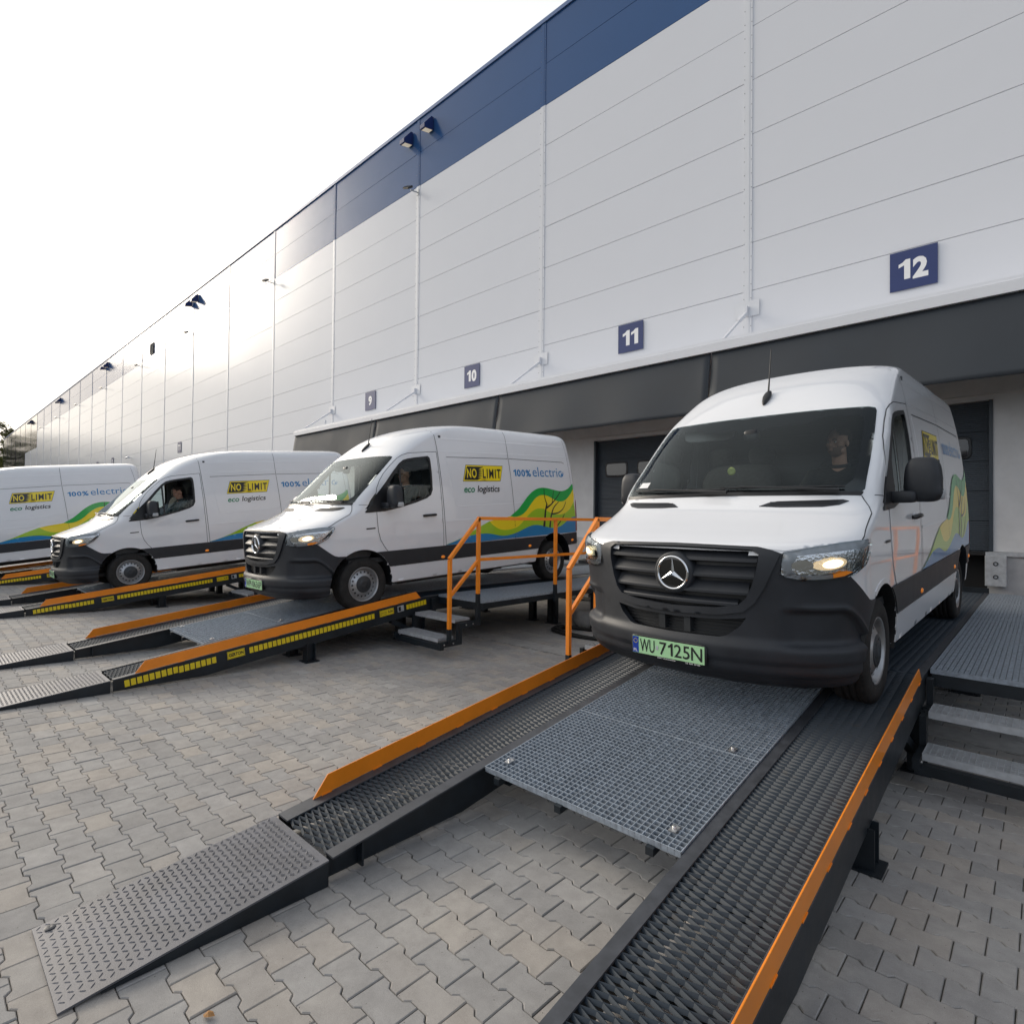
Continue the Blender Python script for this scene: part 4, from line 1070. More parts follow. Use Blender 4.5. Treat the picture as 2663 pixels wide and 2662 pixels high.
def panel(k, r, mat, name):
    h = ROWS[r] - ROWS[r + 1]; key = (round(h, 3), mat.name)
    if key not in pan:
        mb = MB(); w2 = BAY / 2 - .085; g = .007
        mb.add([(-w2, 0, g), (w2, 0, g), (w2, 0, h - g), (-w2, 0, h - g), (-w2, .03, 0), (w2, .03, 0), (w2, .03, h), (-w2, .03, h)],
               [(0, 1, 2, 3), (0, 4, 5, 1), (1, 5, 6, 2), (2, 6, 7, 3), (3, 7, 4, 0)])
        pan[key] = mb.mesh(name, mat)
    o = link(name, pan[key], wh); o.location = Vector((jx(k) - BAY / 2, YF, ROWS[r + 1] + Z0)) - WL; o.rotation_euler = (rnd.gauss(0, .0012), 0, rnd.gauss(0, .0006))
for k in range(-2, 24):
    nrow = 9 if k < 3 else 11
    for r in range(nrow):
        dark = (k >= 17 and r < 4) or k >= 19
        panel(k, r, M_dark if dark else (M_bluec if r < 2 else M_clad), 'cladding_panel')
# core behind the panels, roof and ends
mb = MB(); mb.box(jx(24), 16, YF + .028, YF + .25, 3.94 + Z0, 14.2 + Z0); mb.box(jx(24), jx(3) - 0.05, YF + .028, YF + .25, -2.0 + Z0, 3.94 + Z0); wpart(mb, 'wall_core', M_wallbk)
mb = MB(); mb.box(jx(24), jx(3) - .01, YF + .002, YF + .027, -1.99 + Z0, 1.59 + Z0); wpart(mb, 'lower_cladding', M_clad)
mb = MB(); mb.box(jx(24), jx(19), YF - .004, YF + .001, -1.99 + Z0, 1.6 + Z0); wpart(mb, 'lower_glazing', M_dark)
mb = MB(); mb.box(jx(24) - .3, 16, YF + .3, YF + 80, 13.5 + Z0, 13.7 + Z0); mb.box(jx(24) - .25, jx(24) + .1, YF + .26, YF + 80, -2 + Z0, 14.2 + Z0); wpart(mb, 'roof', M_wallbk)
mb = MB(); mb.box(jx(24) - .05, 16, YF - .045, YF + .30, 14.285 + Z0, 14.40 + Z0); wpart(mb, 'roof_coping', M_coping)
for k in range(-2, 25):
    dark = k >= 19
    tops = ((14.285, 11.875, M_bluec if k < 17 else M_dark), (11.875, (3.60 if k < 4 else -1.95), M_clad_t if k < 19 else M_dark))
    if 17 <= k < 19: tops = ((14.285, 9.525, M_dark), (9.525, -1.95, M_clad_t))
    for z1, z0, mt in tops:
        mb = MB(); mb.box(jx(k) - .09, jx(k) + .09, YF - .014, YF + .02, z0 + Z0, z1 + Z0)
        mb.box(jx(k) - .035, jx(k) + .035, YF - .019, YF - .0145, z0 + Z0, z1 + Z0)
        j_ = wpart(mb, 'joint_cover', mt)
    if k < 4:
        mb = MB()
        for zz in np.arange(3.9, 14.2, .30):
            for dx in (-.075, .075): mb.box(jx(k) + dx - .007, jx(k) + dx + .007, YF - .019, YF - .0142, zz - .007 + Z0, zz + .007 + Z0)
        tag(wpart(mb, 'joint_screws', M_wallbk), kind='stuff')

# dock wall below the canopy, with doors
DX = [-1.70 - BAY * k for k in range(-1, 4)]             # door centres: 13, 12, 11, 10, 9
DW, DT, DB = 1.09, 2.07 + Z0, -.46 + Z0
edges = [16.0] + sum([[x + DW, x - DW] for x in DX], []) + [jx(3)]
for i in range(0, len(edges) - 1, 2):
    mb = MB(); mb.box(edges[i + 1], edges[i], YF + .0, YF + .26, DB, 3.94 + Z0 - .002); wpart(mb, 'pier', M_render)
for x in DX:
    mb = MB(); mb.box(x - DW + .001, x + DW - .001, YF + .003, YF + .26, DT, 3.93 + Z0); wpart(mb, 'lintel', M_render)
    mb = MB(); mb.box(x - DW, x - DW + .05, YF - .02, YF + .16, DB, DT); mb.box(x + DW - .05, x + DW, YF - .02, YF + .16, DB, DT); wpart(mb, 'door_jamb', M_doorp)
    mb = MB(); mb.box(x - 2.0, x + 2.0, YF - .10, YF - .001, 2.16 + Z0, 2.52 + Z0); wpart(mb, 'lintel_beam', M_render)
# plinth with dock pits
pe = [16.0] + sum([[x + DW - .06, x - DW + .06] for x in DX], []) + [jx(3)]
for i in range(0, len(pe) - 1, 2):
    mb = MB(); mb.box(pe[i + 1], pe[i], YF - .30, YF + .2, -.40, DB - .003); wpart(mb, 'plinth', M_plinth)
    mb = MB(); mb.box(pe[i + 1] - .02, pe[i] + .02, YF - .34, YF - .301, DB - .06, DB + .004); wpart(mb, 'plinth_edge', M_galv2)
sections = {}; NUM = {13: 'thirteen', 12: 'twelve', 11: 'eleven', 10: 'ten', 9: 'nine'}
ORDN = ['first', 'second', 'third', 'fourth', 'fifth', 'sixth', 'seventh', 'eighth']
for n_d, x in enumerate(DX):
    dn = 13 - n_d
    side = ['right of the frame', 'behind the nearest van', 'behind the second van', 'under sign 10', 'under sign 9'][n_d]
    dr = empty('dock_door', (x, YF + .12, DB), (0, 0, 0), 'anthracite ribbed sectional dock door under the sign with number ' + NUM[dn], 'dock door', 'sectional doors of the loading docks')
    for s_ in range(5):
        z0, z1 = .506 * s_ + .004, .506 * (s_ + 1) - .004
        key = 'w' if s_ == 3 else 'p'
        if key not in sections:
            mb = MB(); n = 15; mb.box(-DW + .05, DW - .05, .012, .03, -.01, z1 - z0 + .01)
            for q in range(n):
                a = (z1 - z0) / n
                mb.add([(-DW + .05, 0, q * a), (DW - .05, 0, q * a), (DW - .05, -.004, q * a + a * .5), (-DW + .05, -.004, q * a + a * .5), (DW - .05, 0, (q + 1) * a), (-DW + .05, 0, (q + 1) * a)], [(0, 1, 2, 3), (3, 2, 4, 5)])
            sections[key] = mb.mesh('door_section', M_doorp)
        sct = link('door_section', sections[key], dr, (0, 0, z0))
        if key == 'w':
            for wx in (-.79, .15):
                mb = MB(); mb.add(*superbox((wx + .32, -.008, .24), (.34, .014, .20), 6, 28, 8), True); mb.build('window', M_black, sct)
                mb = MB(); mb.add(*superbox((wx + .32, -.024, .24), (.30, .004, .165), 6, 28, 8), True); mb.build('pane', M_doorw, sct)
    mb = MB(); mb.box(x - DW + .06, x + DW - .06, YF - .02, YF + .19, -.38, DB - .01); mb.box(x - DW + .06, x + DW - .06, YF - .33, YF - .02, DB - .055, DB - .012)
    mb.box(x - .05, x + .05, YF - .22, YF - .12, -.36, DB - .06)
    lv = mb.build('dock_leveller', M_pit); tag(lv, 'black dock leveller pit below the door numbered ' + NUM[dn], 'dock leveller', 'dock levellers')
    for sg in (-1, 1):
        bp = empty('dock_bumper', (x + sg * 1.14, YF - .34, -1.0 + Z0), (0, 0, 0), 'galvanised bumper plate with two bolts at the %s edge of dock %s' % ('right' if sg > 0 else 'left', NUM[dn]), 'dock bumper', 'bumper plates of the docks')
        mb = MB(); mb.box(-.133, .133, -.09, 0, 0, .49); mb.build('plate', M_galv2, bp, bevel=.006)
        for zz in (.15, .36):
            mb = MB(); mb.lathe([(-.089, .034), (-.096, .034), (-.096, .020), (-.086, .018), (-.086, 0)], 16, 'y', (0, 0, zz)); mb.build('bolt', M_steel, bp)

# canopy: white edge on rods, dark sheets hanging from it
XS = [-22.62, -16.62, -10.76, -4.83, 1.02, 6.9, 12.8]
cn = empty('canopy', (XS[0], YF, 3.5 + Z0), (0, 0, 0), 'dark grey dock canopy with a white upper edge hung on rods', 'canopy')
CL = Vector(cn.location)
mb = MB(); mb.box(XS[0], XS[-1], 10.93, YF, 3.50 + Z0, 3.60 + Z0); mb.build('canopy_roof', M_clad_t, cn, -CL)
mb = MB(); mb.box(XS[0] - .02, XS[-1], 10.87, 10.97, 3.355 + Z0, 3.515 + Z0); mb.box(XS[0] - .02, XS[-1], 10.88, 11.05, 3.517 + Z0, 3.535 + Z0); mb.build('canopy_edge', M_clad_t, cn, -CL, bevel=.006)
mb = MB(); mb.prism([(YF, 3.5), (10.97, 3.36), (10.80, 2.15), (10.83, 2.15), (11.1, 3.1), (YF, 3.2)], XS[0] - .012, XS[0] + .02, 'x'); mb.v = [(x, y, z + Z0) for x, y, z in mb.v]; mb.build('canopy_end', M_clad_t, cn, -CL)
for i in range(len(XS) - 1):
    mb = MB(); nx_, nz_ = 36, 14; x0, x1 = XS[i] + .012, XS[i + 1] - .012; vs = []
    for q in range(nz_ + 1):
        f = q / nz_
        for p in range(nx_ + 1):
            g = p / nx_; e = max(0, 1 - (1 - g) * (x1 - x0) / .35) if i < 3 else 0
            yy = 10.95 - .19 * f - .012 * math.sin(7 * g + 2.1 * i) * f - .025 * e * e * math.sin(math.pi * min(1, f * 1.1 + .1)) - .02 * f * math.sin(17 * g + i)
            vs.append((x0 + (x1 - x0) * g, yy, 3.357 + Z0 - 1.225 * f))
    W_ = nx_ + 1
    mb.add(vs, [(q * W_ + p, q * W_ + p + 1, (q + 1) * W_ + p + 1, (q + 1) * W_ + p) for q in range(nz_) for p in range(nx_)], True)
    o = mb.build('hanging_sheet', M_awning, cn, -CL); sm = o.modifiers.new('thick', 'SOLIDIFY'); sm.thickness = .012
for k in range(-2, 4):
    x = jx(k)
    mb = MB(); mb.bar((x, YF - .03, 4.51 + Z0), (x, 10.97, 3.56 + Z0), .045, .045); mb.bar((x, YF - .12, 4.445 + Z0), (x, YF - .5, 4.18 + Z0), .062, .062); mb.build('rod', M_clad_t, cn, -CL)
    mb = MB(); mb.box(x - .255, x + .255, YF - .0215, YF - .0195, 4.40 + Z0, 4.745 + Z0); mb.box(x - .03, x + .03, YF - .10, YF - .024, 4.42 + Z0, 4.62 + Z0); mb.build('wall_bracket', M_clad_t, cn, -CL)
    mb = MB(); mb.box(x - .035, x + .035, 10.97, 11.04, 3.535 + Z0, 3.62 + Z0); mb.build('rod_shoe', M_clad_t, cn, -CL)

# number signs
def sign(text, x, zc=4.58, w=.355, label=None):
    o = empty('dock_sign', (x, YF - .02, zc - w + Z0), (0, 0, 0), label, 'sign', 'numbered signs on the warehouse wall')
    mb = MB(); mb.box(-w, w, -.012, 0, 0, 2 * w); mb.build('sign_board', M_sign, o)
    wd = .22 if len(text) == 2 else .115
    v, f = fit_text(text, -wd, wd, w - .19, w + .19, .05); t_ = MB(); t_.add(np.stack([v[:, 0], np.full(len(v), -.0135), v[:, 1]], 1), f, False); t_.build('lettering', M_inkw, o)
for k, n_ in enumerate((13, 12, 11, 10, 9)): sign(str(n_), DX[k], label='square navy dock sign with the white number ' + ['thirteen', 'twelve', 'eleven', 'ten', 'nine'][k])
sign('T1', -41.95, label='navy sign reading T1 far along the wall')
for n_, x in enumerate((-60.0, -65.9)): sign('T%d' % (n_ + 2), x, 4.75, .36, ['small distant navy sign, nearer of the two beyond T1', 'smallest navy sign, farthest along the wall'][n_])

# wall lamps
M_lampb = material('lamp_housing', (.012, .013, .016), .4)
for k in range(2, 18, 2):
    x = jx(k); far = ['third joint from the canopy end', ][0]
    o = empty('floodlight', (x, YF - .02, 11.75 + Z0), (0, 0, 0), 'small black floodlight on an arm, %s along the wall from the right' % ORDN[k // 2 - 1], 'floodlight', 'floodlights on the wall')
    mb = MB(); mb.bar((0, 0, -.1), (-.03, -.30, -.12), .03, .03); mb.box(-.05, .05, -.01, .0, -.2, .02); mb.build('arm', M_galv2, o)
    mb = MB(); mb.bar((-.19, -.42, -.02), (.09, -.38, -.10), .20, .07, (0, -.6, .8)); mb.build('lamp_head', M_lampb, o)
    mb = MB(); mb.bar((-.17, -.452, -.055), (.05, -.42, -.12), .15, .005, (0, -.6, .8)); mb.build('lamp_glass', M_led, o)
for k in (2, 6, 10, 14, 18):
    for i, dx in enumerate((.72, -.45)):
        o = empty('box_lamp', (jx(k) + dx, YF - .02, 13.50 + Z0), (0, 0, 0), 'navy box lamp near the roof, %s of the %s pair from the right' % (('right one', 'left one')[i], ORDN[(k + 2) // 4 - 1]), 'wall lamp', 'box lamps near the roof edge')
        mb = MB(); mb.prism([(0, .02), (0, .46), (-.09, .46), (-.40, .08), (-.40, -.06), (-.36, -.06)], -.13, .13, 'x'); mb.build('housing', M_sign, o)
        mb = MB(); mb.add([(-.11, -.03, .005), (.11, -.03, .005), (.11, -.34, -.062), (-.11, -.34, -.062)], [(0, 1, 2, 3)]); mb.build('lamp_glass', M_led, o)
o = empty('wall_vent', (-48.6, YF - .02, 12.1 + Z0), (0, 0, 0), 'grey louvred vent in the blue band', 'vent')
mb = MB(); mb.box(-.42, .42, -.04, 0, 0, .80); mb.build('vent_frame', M_lampb, o)
for q in range(9):
    mb = MB(); mb.bar((-.38, -.05, .07 + q * .083), (.38, -.05, .07 + q * .083), .05, .02, (0, -.5, .8)); mb.build('louvre', M_galv2, o)
o = empty('wall_camera', (-53.7, YF - .02, 4.64 + Z0), (0, 0, 0), 'small white security camera on the far wall', 'camera')
mb = MB(); mb.bar((0, 0, 0), (0, -.25, .02), .06, .06); mb.build('arm', M_clad_t, o)
mb = MB(); mb.tube([(.15, -.28, .06), (-.22, -.36, 0)], .07, 10); mb.build('camera_body', M_clad_t, o)
for k, x in enumerate((-21.0,)):
    o = empty('wall_pipe', (x, YF - .02, 3.62 + Z0), (0, 0, 0), 'short bent white pipe on the wall above the canopy', 'pipe')
    mb = MB(); mb.tube([(-.35, -.9, .0), (0, -.9, .0), (.0, -.9, .28)], .03, 8); mb.build('pipe_bend', M_clad_t, o)
# ------------------------------------------------------------------ loading ramps
RA = .1186
def deck(y): return (-1.568 + RA * (min(y, 5.15) - 1.33)) + Z0
ANG = math.atan(RA)
def strand_panel(length, width=.39):
    mb = MB(); nh = 7; hc = width / nh; pitch = .018; n = int(length / pitch)
    for i in range(n):
        yc = (i + .5) * length / n; ph = i % 2
        for k in range(nh):
            s0 = 1 if (k + ph) % 2 == 0 else -1
            a = (k * hc, yc + s0 * pitch * .46, -.010); b = ((k + 1) * hc, yc - s0 * pitch * .46, -.010)
            mb.bar(a, b, .0045, .0155, (0, .62, .78))
    return mb.mesh('mesh_panel', M_mesh)
def grid_panel(lx, ly, px, py, t=.0032, h=.026, band=.03, name='grating_panel', mat=None):
    mb = MB(); nx_ = int(round(lx / px)); ny_ = int(round(ly / py))
    for i in range(1, nx_): x = lx * i / nx_; mb.box(x - t / 2, x + t / 2, 0, ly, -h, -.0008)
    for j in range(1, ny_): y = ly * j / ny_; mb.box(0, lx, y - t / 2, y + t / 2, -h * .8, 0)
    for a in ((0, .005, 0, ly), (lx - .005, lx, 0, ly), (0, lx, 0, .005), (0, lx, ly - .005, ly)): mb.box(a[0], a[1], a[2], a[3], -band, .0005)
    return mb.mesh(name, mat or M_galv)
def dense_panel(lx, ly):
    mb = MB(); nx_ = int(round(lx / .0335)); ny_ = int(round(ly / .0118)); p = lx / nx_
    for j in range(1, ny_):
        y = ly * j / ny_; t = .0032
        for i in range(nx_):
            x0, x1 = i * p + .0032, (i + 1) * p - .0032; k = len(mb.v)
            mb.add([(x0, y - t, 0), (x1, y - t, 0), (x1, y + t, 0), (x0, y + t, 0), (x0, y - t, -.012), (x1, y - t, -.012), (x1, y + t, -.012), (x0, y + t, -.012)], [(0, 1, 2, 3), (0, 4, 5, 1), (1, 5, 6, 2), (3, 7, 4, 0)])
    for i in range(1, nx_): mb.box(i * p - .0016, i * p + .0016, 0, ly, -.026, -.010)
    for a in ((0, .005, 0, ly), (lx - .005, lx, 0, ly), (0, lx, 0, .005), (0, lx, ly - .005, ly)): mb.box(a[0], a[1], a[2], a[3], -.034, .0005)
    return mb.mesh('deck_grating', M_galv)
SL = math.hypot(1, RA)
MP_S = strand_panel((5.13 - 1.37) / 3 * SL); MP_F = strand_panel(1.68)
GP_S = grid_panel(1.23, (5.12 - 2.33) / 3 * SL, .0333, .0333); GP_F = grid_panel(1.23, 1.68, .0333, .0333)

def beam_poly(y0=1.365, top=0.0):
    tp = [(y0, deck(y0) - top), (5.15, .538 - top), (11.88, .538 - top)]
    bt = [(11.88, .33), (5.15, .33), (2.55, deck(2.55) - .212), (2.2, ground_z(2.2) + .03), (y0, ground_z(y0) + .012)]
    return tp + bt
def make_ramp():
    root = empty('loading_ramp', (-1.78, 1.33, ground_z(1.33)))
    L = Vector(root.location)
    P = lambda mb, name, mats, par=root, **kw: mb.build(name, mats, par, -L if par is root else (0, 0, 0), **kw)
    def flange(mb, x0, x1, top=True, y0=1.365):
        ys = [y0, 5.15, 11.88]
        for a, b in zip(ys[:-1], ys[1:]):
            za, zb = deck(a), deck(b)
            if not top: za, zb = (ground_z(a) + .02 if a < 2 else za - .208), zb - .208
            vs = [(x, y, z + dz) for dz in (-.009, 0) for y, z in ((a, za), (b, zb)) for x in (x0, x1)]
            mb.add(vs, [(0, 2, 3, 1), (4, 5, 7, 6), (0, 1, 5, 4), (2, 6, 7, 3), (0, 4, 6, 2), (1, 3, 7, 5)])
    #          web x, top flange
    for nm, wx, f0_, f1_ in (('o_l', -2.945, -2.95, -2.85), ('i_l', -2.445, -2.46, -2.39), ('i_r', -1.105, -1.148, -1.09), ('o_r', -.650, -.70, -.644)):
        mb = MB(); mb.prism(beam_poly(top=.004), wx - .004, wx + .004, 'x'); mb.cur = 1; flange(mb, f0_, f1_); mb.cur = 0
        b0, b1 = (f0_, f1_) if nm != 'o_r' else (-.70, -.650)
        ys = [2.55, 5.15, 11.88]
        for a, b in zip(ys[:-1], ys[1:]):
            vs = [(x, y, z + dz) for dz in (0, .009) for y, z in ((a, deck(a) - .212), (b, deck(b) - .208)) for x in (b0, b1)]
            mb.add(vs, [(0, 2, 3, 1), (4, 5, 7, 6), (0, 1, 5, 4), (2, 6, 7, 3), (0, 4, 6, 2), (1, 3, 7, 5)])
        if nm == 'i_l':
            for yy in (1.52, 3.35, 5.1): mb.box(-2.441, -2.392, yy, yy + .01, deck(yy) - .19 if yy > 2 else ground_z(yy) + .02, deck(yy) - .012)
        bm = P(mb, 'side_beam', [M_steel, M_railtop])
    # orange wheel guards
    for xg in (-.648, -2.918):
        y0, y1, h = 1.54, 5.02, .104
        prof = [(y0, deck(y0) + .002), (y0 + .085, deck(y0 + .085) + h), (y1 - .085, deck(y1 - .085) + h), (y1, deck(y1) + .002)]
        mb = MB(); lean = .002 * (-1 if xg > -1.8 else 1); n = len(prof)
        V0 = [(xg - .003 + (lean if i in (1, 2) else 0), y, z) for i, (y, z) in enumerate(prof)]; V1 = [(x + .007, y, z) for x, y, z in V0]
        mb.add(V0 + V1, [(0, 1, 2, 3), (7, 6, 5, 4)] + [(i, n + i, n + (i + 1) % n, (i + 1) % n) for i in range(n)])
        g = P(mb, 'wheel_guard', M_orange, bevel=.0015)
        # weld runs along its foot
        mb = MB(); yy = y0 + .05
        while yy < y1 - .1:
            for dx in (-.004, .005): mb.bar((xg + dx, yy, deck(yy) + .003), (xg + dx, yy + .06, deck(yy + .06) + .003), .006, .006)
            yy += .33
        tag(mb.build('weld_seam', M_orange, g), kind='stuff')
    # drive-on wedges of tread plate
    for x0, x1 in ((-2.95, -2.39), (-1.148, -.640)):
        y0, y1 = .365, 1.345; z0, z1 = ground_z(y0) + .006, deck(1.33) + .001
        mb = MB(); prof = [(y0, z0 + .004), (y1, z1), (y1, z1 - .008), (y0, z0 - .004)]
        mb.prism(prof, x0, x1, 'x'); w_ = P(mb, 'drive_on_wedge', M_tread)
        mb = MB()
        for xx in (x0 + .004, x1 - .008): mb.prism([(y0 + .12, ground_z(y0) + .002), (y1, ground_z(y1) + .002), (y1, z1 - .009), (y0 + .12, z0 + (z1 - z0) * .12 - .008)], xx, xx + .006, 'x')
        mb.box(x0 + .01, x1 - .01, y1 - .010, y1 - .002, ground_z(y1), z1 - .009)
        mb.build('wedge_side', M_steel, w_)
        mb = MB(); sl = (z1 - z0) / (y1 - y0); st = .029; nx_ = int((x1 - x0 - .02) / st); ny_ = int((y1 - y0 - .02) / st)
        for i in range(nx_):
            for j in range(ny_):
                cx_ = x0 + .018 + i * (x1 - x0 - .03) / nx_; cy_ = y0 + .018 + j * (y1 - y0 - .03) / ny_
                a = math.radians(45 if (i + j) % 2 else -45); ln, wd, hh = .0125, .0031, .0022
                cz = z0 + .004 + (cy_ - y0) * sl
                ca, sa = math.cos(a), math.sin(a); vs = []
                for u_, v_, h_ in ((-1, 0, 0), (-.5, -1, 0), (.5, -1, 0), (1, 0, 0), (.5, 1, 0), (-.5, 1, 0), (-.55, 0, 1), (.55, 0, 1)):
                    px_, py_ = u_ * ln, v_ * wd; X_, Y_ = px_ * ca - py_ * sa, px_ * sa + py_ * ca
                    vs.append((cx_ + X_, cy_ + Y_, cz + Y_ * sl + h_ * hh))
                mb.add(vs, [(0, 1, 6), (1, 2, 7, 6), (2, 3, 7), (3, 4, 7), (4, 5, 6, 7), (5, 0, 6)], False)
        o = mb.build('tread_lugs', M_tread, w_); tag(o, kind='stuff')
        mb = MB(); mb.lathe([(0, .0), (.004, .012), (.0, .02)], 10, 'z', (x0 + .05, y0 + .05, z0 + .012)); mb.build('wedge_bolt', M_railtop, w_)
    # wheel tracks of raised mesh
    for xt in (-2.85, -1.09):
        ls = (5.13 - 1.37) / 3
        for i in range(3):
            y = 1.37 + i * ls; link('mesh_panel', MP_S, root, Vector((xt, y, deck(y) - .002)) - L, (ANG, 0, 0))
        for i in range(4):
            link('mesh_panel', MP_F, root, Vector((xt, 5.15 + i * 1.682, .536)) - L)
        mb = MB()
        for y in list(np.arange(1.75, 5.1, .48)) + list(np.arange(5.4, 11.8, .8)):
            mb.box(xt - .005, xt + .395, y - .02, y + .02, deck(y) - .085, deck(y) - .032)
        tag(P(mb, 'mesh_bearers', M_steel), kind='stuff')
    # centre gratings
    ls = (5.12 - 2.33) / 3
    for i in range(3):
        y = 2.33 + i * ls; link('grating_panel', GP_S, root, Vector((-2.385, y, deck(y) + .006)) - L, (ANG, 0, 0))
    for i in range(4):
        link('grating_panel', GP_F, root, Vector((-2.385, 5.15 + i * 1.682, .541)) - L)
    for x in (-2.27, -1.83, -1.30):
        mb = MB(); mb.box(x - .02, x + .02, 2.31, 5.1, -.062, -.026); mb.v = [(a, b, c + deck(b) + .005) for a, b, c in mb.v]
        P(mb, 'bearer', M_steel)
    for x, y in ((-2.30, 2.45), (-1.25, 2.45), (-1.32, 3.30)):
        mb = MB(); mb.box(-.018, .018, -.025, .025, 0, .006); mb.lathe([(.006, .009), (.016, .009), (.016, 0)], 6, 'z'); mb.build('clip', M_bolt, root, Vector((x, y, deck(y) + .008)) - L, (ANG, 0, 0))
    # legs
    for y in (3.36, 5.02, 8.0, 11.2):
        for x in (-2.90, -2.42, -1.12, -.67):
            t = deck(y) - .20
            mb = MB(); g = ground_z(y)
            mb.box(x - .055, x + .055, y - .055, y - .045, g + .012, t); mb.box(x - .055, x + .055, y + .045, y + .055, g + .012, t); mb.box(x - .005, x + .005, y - .045, y + .045, g + .012, t)
            mb.box(x - .09, x + .09, y - .09, y + .09, g, g + .012); P(mb, 'leg', M_steel)
        mb = MB(); mb.box(-2.90, -.67, y - .04, y + .04, deck(y) - .30, deck(y) - .212); P(mb, 'cross_beam', M_steel)
    for x in (-.70, -2.87):
        mb = MB(); mb.bar((x, 4.55, deck(4.55) - .22), (x, 5.0, .02), .06, .06); P(mb, 'brace', M_steel)
    # lip against the dock
    mb = MB(); mb.box(-2.95, -.64, 11.885, 11.90, .50, .62); P(mb, 'end_stop', M_steel)
    # markings on the right-hand beam
    sq = MB(); sq.box(0, .002, -.021, .021, -.033, .033); sqm = sq.mesh('reflector_tile', M_yref)
    ys = [1.478 + .0525 * i for i in range(16)] + [2.656 + .0525 * i for i in range(31)] + [4.79 + .05 * i for i in range(7)]
    for y in ys:
        link('reflector_tile', sqm, root, Vector((-.641, y, deck(y) - (.075 if y > 1.9 else .068))) - L, (ANG, 0, 0))
    for y0, y1, txt in ((2.40, 2.585, 'GERTON'), (4.335, 4.56, '3,5t')):
        mb = MB(); h = .042; mb.box(-.001, .001, 0, y1 - y0, -h, h); s_ = mb.build('name_plate', M_yref, root, Vector((-.640, y0, deck(y0) - .072)) - L, (ANG, 0, 0))
        w_ = y1 - y0
        b_ = MB(); 
        for q in ((.004, w_ - .004, h - .007, h - .004), (.004, w_ - .004, -h + .004, -h + .007), (.004, .007, -h + .004, h - .004), (w_ - .007, w_ - .004, -h + .004, h - .004)):
            b_.add([(.0016, q[0], q[2]), (.0016, q[1], q[2]), (.0016, q[1], q[3]), (.0016, q[0], q[3])], [(0, 1, 2, 3)])
        b_.build('plate_border', M_ink, s_)
        tx0 = .015 if txt != '3,5t' else w_ * .58
        v, f = fit_text(txt, tx0, w_ - .015, -.020, .020, .04); t_ = MB(); t_.add(np.stack([np.full(len(v), .0018), v[:, 0], v[:, 1]], 1), f, False); t_.build('lettering', M_ink, s_)
        if txt == '3,5t':
            for i_, line in enumerate(('UDZWIG MAX', 'MAX LOAD')):
                v, f = fit_text(line, .015, w_ * .5, .004 - .022 * i_, .016 - .022 * i_, .02); t_ = MB(); t_.add(np.stack([np.full(len(v), .0018), v[:, 0], v[:, 1]], 1), f, False); t_.build('lettering', M_ink, s_)
    mb = MB(); mb.box(0, .008, 0, .10, -.04, .04); bx = mb.build('socket_box', M_galv2, root, Vector((-.640, 4.62, deck(4.62) - .072)) - L, (ANG, 0, 0))
    mb = MB(); mb.box(.008, .0095, .012, .05, -.030, .030); mb.build('socket', M_black, bx)
    return root

